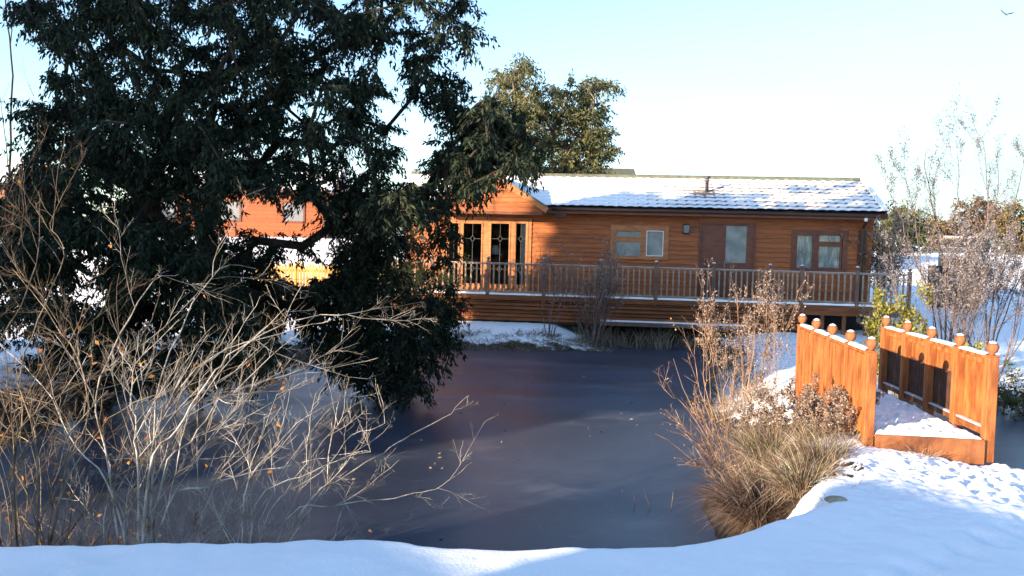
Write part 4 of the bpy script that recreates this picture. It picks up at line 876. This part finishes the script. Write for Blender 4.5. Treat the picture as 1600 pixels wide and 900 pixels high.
# snow lying on bent weeds beside the rail
def snowlump(x, y, z, sx, sy, sz_, label, seed):
    r_ = np.random.default_rng(seed); b = MB()
    for k in range(8):
        b.ball((r_.uniform(-sx, sx), r_.uniform(-sy, sy), r_.uniform(-.02, .02)), r_.uniform(.4, .9) * sz_, 9, .5)
    o = b.build('snow_clump', M['snow_cap'], None, True); o.location = (x, y, z); return tag(o, label, 'snow')
p = P(1222, 640, 11.2); tuss(p.x, p.y + .05, 'ochre grass clump with snow on top beside the bridge rail', 1300, .66, M['grass_dry'], M['grass_green'], .34, .7)
snowlump(p.x + .02, p.y, p.z + .04, .24, .12, .07, 'snow resting on the ochre grass clump left of the bridge', 1)
p = P(1282, 622, 11.0); snowlump(p.x - .1, p.y, p.z, .10, .06, .05, 'snow patch resting on the russet weeds at the bridge rail', 2)
# reeds under the veranda and along banks
spots = []
for k in range(46):
    u_ = FU(900, 540, DV)[0] + (FU(1112, 540, DV)[0] - FU(900, 540, DV)[0]) * rng.random(); q = O + AU * u_ + AV * (DV - .35 - .9 * rng.random()); spots.append((q.x, q.y, max(-.02, gz(q.x, q.y)), rng.uniform(.6, 1.0)))
o = blades('reed_bed', spots, M['reed'], None, rng, 16, .78, .014, .30, .6, .12); tag(o, 'bed of dead grey brown reeds standing in the ice below the veranda', 'reeds', kind='stuff')
spots = []
for k in range(420):
    t = rng.random() * 11; x_ = -6.5 + t; y_ = np.interp(x_, [-6.5, -5.4, -4, -1.8, 1, 2.5, 4.5], [16.6, 18.9, 21, 23.3, 23.6, 23.7, 23.7]) + rng.uniform(-.05, 1.0); spots.append((x_, y_, gz(x_, y_) - .02, rng.uniform(.4, 1.0)))
o = blades('bank_grass', spots, M['reed'], None, rng, 22, .30, .014, 1.3, 1.2, .22); tag(o, 'dead grass hanging over the far bank', 'grass', kind='stuff')
spots = []
for k in range(170):
    y_ = rng.uniform(13.5, 22.5); x_ = np.interp(y_, [13.5, 14.6, 16.5, 19, 22.5], [3.9, 3.5, 4.0, 4.6, 5.3]) + rng.uniform(-.1, .9); spots.append((x_, y_, gz(x_, y_) - .02, rng.uniform(.5, 1.0)))
for k in range(60):
    y_ = rng.uniform(9.6, 12); x_ = rng.uniform(2.7, 3.9); spots.append((x_, y_, gz(x_, y_) - .02, rng.uniform(.5, 1.0)))
o = blades('weed_cover', spots, M['grass_dry'], None, rng, 22, .42, .009, .8, .8, .22); tag(o, 'dry tan weeds on the bank between pond and bridge', 'weeds', kind='stuff')
# single dead stalks in the ice
def stalk(px, py, py2, lean, label, r=.005):
    b0 = G(px, py, 0); top = P(px + lean, py2, b0.y); m_ = MB(); mid = b0.lerp(top, .5) + Vector((lean * .0015, 0, .02)); m_.tube([(0, 0, -.03), mid - b0, top - b0], [r, r * .8, r * .4], 5)
    o = m_.build('dead_stalk', M['reed'], None); o.location = b0; tag(o, label, 'stalk')
stalk(1018, 795, 765, -12, 'short leaning dead stalk in the ice in front of the shaggy tussock')
stalk(1048, 795, 768, 4, 'short upright dead stalk in the ice nearest the shaggy tussock')
stalk(1092, 655, 560, -40, 'tall dark curved stalk rising from the ice before the tan bush', .007)
stalk(992, 790, 770, -1, 'tiny pale stalk alone in the middle of the ice', .006)
spots = []
for k in range(120):
    x_ = rng.uniform(-4.5, 3.2); y_ = np.interp(x_, [-5, -3.3, -1.5, 0, .8, 1.35, 1.85, 2.5, 3.2], [6.1, 6.0, 6.3, 6.25, 6.35, 6.6, 6.9, 7.4, 8.1]) - rng.uniform(-.05, .35); spots.append((x_, y_, gz(x_, y_) - .02, rng.uniform(.4, 1.0)))
o = blades('bank_grass', spots, M['grass_dry'], None, rng, 5, .16, .004, .9, .8, .07); tag(o, 'dry grass tips poking through the snow along the near bank', 'grass', kind='stuff')
lc = []
for k in range(90):
    x_ = rng.uniform(-5, 3); y_ = rng.uniform(7, 20)
    if float(pond_sd(np.array([x_]), np.array([y_]))[0]) < -.3: lc.append((x_, y_, .012))
o = leaves('fallen_leaves', lc, np.concatenate([rng.normal(size=(len(lc), 2)), np.full((len(lc), 1), .05)], 1), .07, .035, M['leaf_brown'], None, rng); tag(o, 'dead leaves frozen onto the pond ice', 'leaves', kind='stuff')
# small stone at the shore
r_ = MB(); r_.ball((0, 0, 0), .075, 14, .5); o = r_.build('stone', M['stone'], None, True); p = G(1306, 776, 1.0); o.location = (p.x, p.y, gz(p.x, p.y) + .01); o.scale = (1.3, .8, .8); tag(o, 'small tan stone poking from the snow beside the pale tussock', 'stone')
# ------------------------------------------------------------------ background left
def lodge_far(x0, x1, y0, depth, gzv, wallh, rise, label, m, name='lodge', roofm=None, windows=2):
    r = empty(name, ((x0 + x1) / 2, y0, gzv), 0, label, 'lodge'); hw_ = (x1 - x0) / 2
    b = MB(); z = 0
    while z < wallh: b.box(-hw_, hw_, -.02, 0, z, z + .19); z += .2
    b.box(-hw_, hw_, 0, depth, -.6, wallh); b.prism([(-hw_ + .001, 0, wallh), (-hw_ + .001, depth, wallh), (-hw_ + .001, depth / 2, wallh + rise)], (2 * hw_ - .002, 0, 0)); b.build('wall', m, r)
    b = MB(); e = .35
    b.add([(-hw_ - e, -e, wallh), (hw_ + e, -e, wallh), (hw_ + e, depth / 2, wallh + rise + .1), (-hw_ - e, depth / 2, wallh + rise + .1), (-hw_ - e, depth + e, wallh), (hw_ + e, depth + e, wallh), (-hw_ - e, -e, wallh - .1), (hw_ + e, -e, wallh - .1), (hw_ + e, depth / 2, wallh + rise), (-hw_ - e, depth / 2, wallh + rise), (-hw_ - e, depth + e, wallh - .1), (hw_ + e, depth + e, wallh - .1)],
          [(0, 1, 2, 3), (3, 2, 5, 4), (6, 9, 8, 7), (9, 10, 11, 8), (0, 6, 7, 1), (4, 5, 11, 10), (0, 3, 9, 6), (3, 4, 10, 9), (1, 7, 8, 2), (2, 8, 11, 5)]); b.build('roof', roofm or M['snow_cap'], r)
    b = MB()
    for x_ in (-hw_, hw_ - .12): b.box(x_, x_ + .12, -.05, -.021, -.1, wallh)
    b.box(-hw_ - e, hw_ + e, -e - .03, -e, wallh - .16, wallh + .03); b.build('trim', M['frame_dark'], r)
    for k in range(windows):
        cx = -hw_ + 2 * hw_ * (k + .5) / windows; f = MB(); frame_bars(f, cx - .6, cx + .6, .8, 1.9, .09, -.07, -.02); wo = f.build('window', M['frame_dark'], r); g = MB(); g.box(cx - .51, cx + .51, -.04, -.03, .89, 1.81); g.build('pane', M['lamp_glass'], wo)
    return r
pA = P(300, 372, 45); pB = P(508, 372, 45)
lodge_far(pA.x - 3, pB.x, 45, 6, gz(-13, 45), 2.45, 1.3, 'red orange timber lodge seen through the evergreen branches on the far left lawn', M['red_clad'], windows=3)
pA = P(-130, 330, 40); pB = P(9, 330, 40); lodge_far(pA.x, pB.x, 40, 6, gz(-25, 40), 2.3, 1.2, 'orange timber lodge peeping in at the far left edge', M['red_clad'])
pA = P(835, 280, 39); pB = P(990, 280, 39); lodge_far(pA.x, pB.x, 39, 5, gz(3, 39), P(960, 277, 39).z - gz(3, 39) - .75, 1.25, 'distant lodge whose dark roof ridge shows behind the long lodge roof', M['red_clad'], roofm=M['green_trim'])
fr = empty('picket_fence', P(465, 440, 30), 0, 'sunlit yellow timber fence glimpsed beneath the evergreen branches', 'fence'); f0 = fr.location.copy(); f0.z = gz(f0.x, f0.y); fr.location = f0
b = MB()
for k in range(30):
    x_ = -1.6 + k * .105; h_ = 1.0 + .05 * math.sin(k * 1.7); b.box(x_, x_ + .085, -.02, .0, -.1, h_)
b.build('picket_panel', M['yellow_wood'], fr); b = MB(); b.box(-1.6, 1.55, 0, .05, .2, .28); b.box(-1.6, 1.55, 0, .05, .75, .83); b.build('fence_rail', M['yellow_wood'], fr)
for k in range(3): b = MB(); b.box(-1.6 + k * 1.5, -1.5 + k * 1.5, .05, .15, -.2, 1.1); b.build('fence_post', M['yellow_wood'], fr)
for k, (px, Yv, lf, nl, hh, lb) in enumerate(((395, 20.5, 'leaf_orange', 2.5, .9, 'low rust orange bush on the far bank under the evergreen'), (595, 27.5, 'leaf_olive', 3.5, 1.7, 'clipped green bush left of the long lodge'), (470, 28.5, 'leaf_gold', 1.6, .6, 'low golden bush before the yellow fence'))):
    p = P(px, 420, Yv); b = Vector((p.x, p.y, gz(p.x, p.y) - .05)); shrub('leafy_bush', b, fan(18, rg, .8, hh * .75, .014, .6), dict(cfgU, kids=5), M['twig_tan'], lb, 'bush', seed=91 + k, depth=2, leaf=M[lf], leaf_every=nl, lsz=(.12, .06))
def poly_ell(cx, cy, rx, ry, seed, n=14):
    r_ = random.Random(seed); return [(cx + rx * math.cos(2 * math.pi * k / n) * r_.uniform(.8, 1.1), cy + ry * math.sin(2 * math.pi * k / n) * r_.uniform(.8, 1.12)) for k in range(n)]
far = [(1345, 362, 34, 34, 62, 'leaf_russet', 'brown rounded tree close right of the lodge roof end'), (1412, 362, 38, 38, 58, 'leaf_olive', 'olive rounded bushy tree in the far row, first right of the lodge'), (1465, 368, 28, 30, 66, 'leaf_ochre', 'small tawny tree in the far row, behind the timber rack'),
       (1532, 348, 44, 42, 64, 'leaf_russet', 'tallest russet tree of the far row, right of the timber rack'), (1500, 376, 24, 20, 70, 'leaf_olive', 'small green tree in the far row directly over the timber rack'), (1592, 358, 38, 42, 60, 'leaf_ochre', 'gold and green tree of the far row at the right edge'), (1650, 360, 36, 36, 62, 'leaf_brown', 'brown tree of the far row just past the right edge'),
       (590, 335, 40, 40, 60, 'leaf_brown', 'pale brown tree far beyond the evergreen, left of the lodge'), (530, 345, 26, 30, 62, 'leaf_olive', 'grey green tree on the far left lawn beside the red lodge')]
for k, (cx, cy, rx, ry, Yv, lf, lb) in enumerate(far):
    back_tree('round_tree', poly_ell(cx, cy, rx, ry, k), 34, Yv, rx * Yv / 1350 * .7, cx, lb, M[lf], .85, .30, .13, 100 + k, avoid=10, ntw=8, nlf=12, group='trees in the far row', rt=.14)
# rail rack on a dark box in the far field
rp = P(1497, 440, 34); rp.z = gz(rp.x, rp.y)
rk = empty('timber_rack', rp, 0, 'snow edged timber rails standing above a low dark box in the far field', 'rack')
s_ = 34 / 1350.; w0 = 31 * s_; zc = lambda py: P(1497, py, 34).z - rp.z
b = MB(); b.box(-w0, w0, 0, .8, 0.0, zc(419)); b.box(-w0 - .03, -w0 + .12, -.03, .83, -.1, zc(416)); b.box(w0 - .12, w0 + .03, -.03, .83, -.1, zc(416)); b.build('box', M['black'], rk)
b = MB(); b.box(-w0 * .5, w0 * .7, -.06, -.002, .0 + zc(439), zc(435)); b.build('box_snow', M['snow_cap'], rk)
for x_ in (-w0 + .1, w0): b = MB(); b.box(x_ - .05, x_ + .05, .1, .2, zc(419), zc(366)); b.build('rack_post', M['rail'], rk)
for py in (371, 388): b = MB(); b.box(-w0 + .1, w0, .12, .18, zc(py + 3), zc(py)); b.build('rack_rail', M['rail'], rk); b = MB(); b.box(-w0 + .1, w0, .10, .20, zc(py) + .002, zc(py - 2)); b.build('rack_snow', M['snow_cap'], rk)
b = MB()
for k in range(9): b.box(-w0 + .18 + k * .16, -w0 + .31 + k * .16, .13, .16, zc(418), zc(399 + (k % 3) * 2))
b.build('rack_slats', M['frame'], rk)
# bird
bd = empty('bird', P(1573, 22, 60), 0, 'small grey gull gliding high in the sky at the top right', 'bird'); s_ = 60 / 1350.
b = MB(); wl_ = [(-9.5, 6.5), (-8.2, 4.6), (-5, 2.2), (-2, .3), (0, -.8), (3, .4), (6, .9), (9, 1.6), (10.5, 2.4)]; ch = [.6, 1.2, 1.6, 1.7, 1.8, 1.7, 1.8, 1.5, .5]
top = [(x_ * s_, -c_ * s_ * .6, z_ * s_ + .02) for (x_, z_), c_ in zip(wl_, ch)]; bot = [(x_ * s_, c_ * s_ * .6, z_ * s_ - .03) for (x_, z_), c_ in zip(wl_, ch)]; t3_ = [(x_ * s_, 0, z_ * s_ + .06) for (x_, z_) in wl_]
n = len(wl_); b.add(top + bot + t3_, [(i, i + 1, n + i + 1, n + i) for i in range(n - 1)] + [(i, 2 * n + i, 2 * n + i + 1, i + 1) for i in range(n - 1)] + [(n + i, n + i + 1, 2 * n + i + 1, 2 * n + i) for i in range(n - 1)])
b.tube([(0, -.16, -.06), (0, -.1, -.05), (0, 0, -.05), (0, .1, -.04), (0, .22, -.02)], [.01, .04, .055, .035, .01], 8); b.build('body', M['feather'], bd, True)
# ------------------------------------------------------------------ unseen lodge and conifers added outside the view to shade the scene
def sunpos(s_, t): d = SUN_DIR; nrm = Vector((-d.y, d.x, 0)); return nrm * s_ + d * t
r = empty('lodge', sunpos(-3.05, -14), 0, 'unseen timber lodge added behind the camera for its shade', 'lodge'); r.rotation_euler = (0, 0, math.atan2(SUN_DIR.x, -SUN_DIR.y));  # added out of view, its shadow covers the foreground snow
b = MB(); b.box(-7, 7, -3, 3, 0, 4.0); b.prism([(-7, -3, 4.0), (-7, 3, 4.0), (-7, 0, 5.4)], (14, 0, 0)); b.build('wall', M['clad'], r)
b = MB(); b.prism([(-7.3, -3.4, 3.9), (-7.3, 0, 5.5), (-7.3, 3.4, 3.9), (-7.3, 3.4, 4.1), (-7.3, 0, 5.75), (-7.3, -3.4, 4.1)], (14.6, 0, 0)); b.build('roof', M['snow_cap'], r)
b = MB(); b.box(7.05, 10.5, -2.4, 2.4, 0, 3.7); b.build('shade_wing', M['clad'], r); b = MB(); b.prism([(7.32, -2.7, 3.6), (7.32, 0, 4.6), (7.32, 2.7, 3.6), (7.32, 2.7, 3.8), (7.32, 0, 4.8), (7.32, -2.7, 3.8)], (3.3, 0, 0)); b.build('shade_wing_roof', M['snow_cap'], r)  # lower wing added and sized to shade the near bank
def shade_conifer(pos, h, rb, label, seed):
    rn = np.random.default_rng(seed); root = empty('shade_conifer', pos, 0, label, 'tree', 'unseen conifers added left of the camera to cast shade'); b = MB(); b.tube([(0, 0, -.2), (0, 0, h * .5), (0, 0, h)], [.22, .12, .02], 8); Cs, Ds = [], []
    for k in range(380):
        z = h * (.05 + .95 * k / 380); rr = rb * (1 - (z / h) ** 7) ** .5 + .1; a = rn.uniform(0, 2 * math.pi); d = np.array([math.cos(a), math.sin(a), .1]); e = np.array([0, 0, z]) + d * rr - np.array([0, 0, .3]); b.tube([(0, 0, z), tuple(e)], [.03, .008], 3)
        n = 46; u = rn.uniform(.1, 1, n)[:, None]; Cs.append(np.array([0, 0, z]) + (e - np.array([0, 0, z])) * u + rn.normal(size=(n, 3)) * .16); Ds.append(d + rn.normal(size=(n, 3)) * .6 - np.array([0, 0, .4]))
    b.build('trunk', M['bark'], root, True); leaves('foliage', np.concatenate(Cs), np.concatenate(Ds), .5, .22, M['leaf_dark'], root, rn)
for k in range(5):  # added row keeps the sun off the evergreen and the lodge front
    p = sunpos(12.5 + 1.75 * k, -14 + (k % 2) * .8); p.z = 1.0
    shade_conifer(p, [11.0, 11.3, 10.9, 11.2, 11.0, 10.6][k], 1.35, ['nearest', 'second', 'third', 'fourth', 'fifth'][k] + ' tree in an unseen row of conifers added on the left for shade', 200 + k)
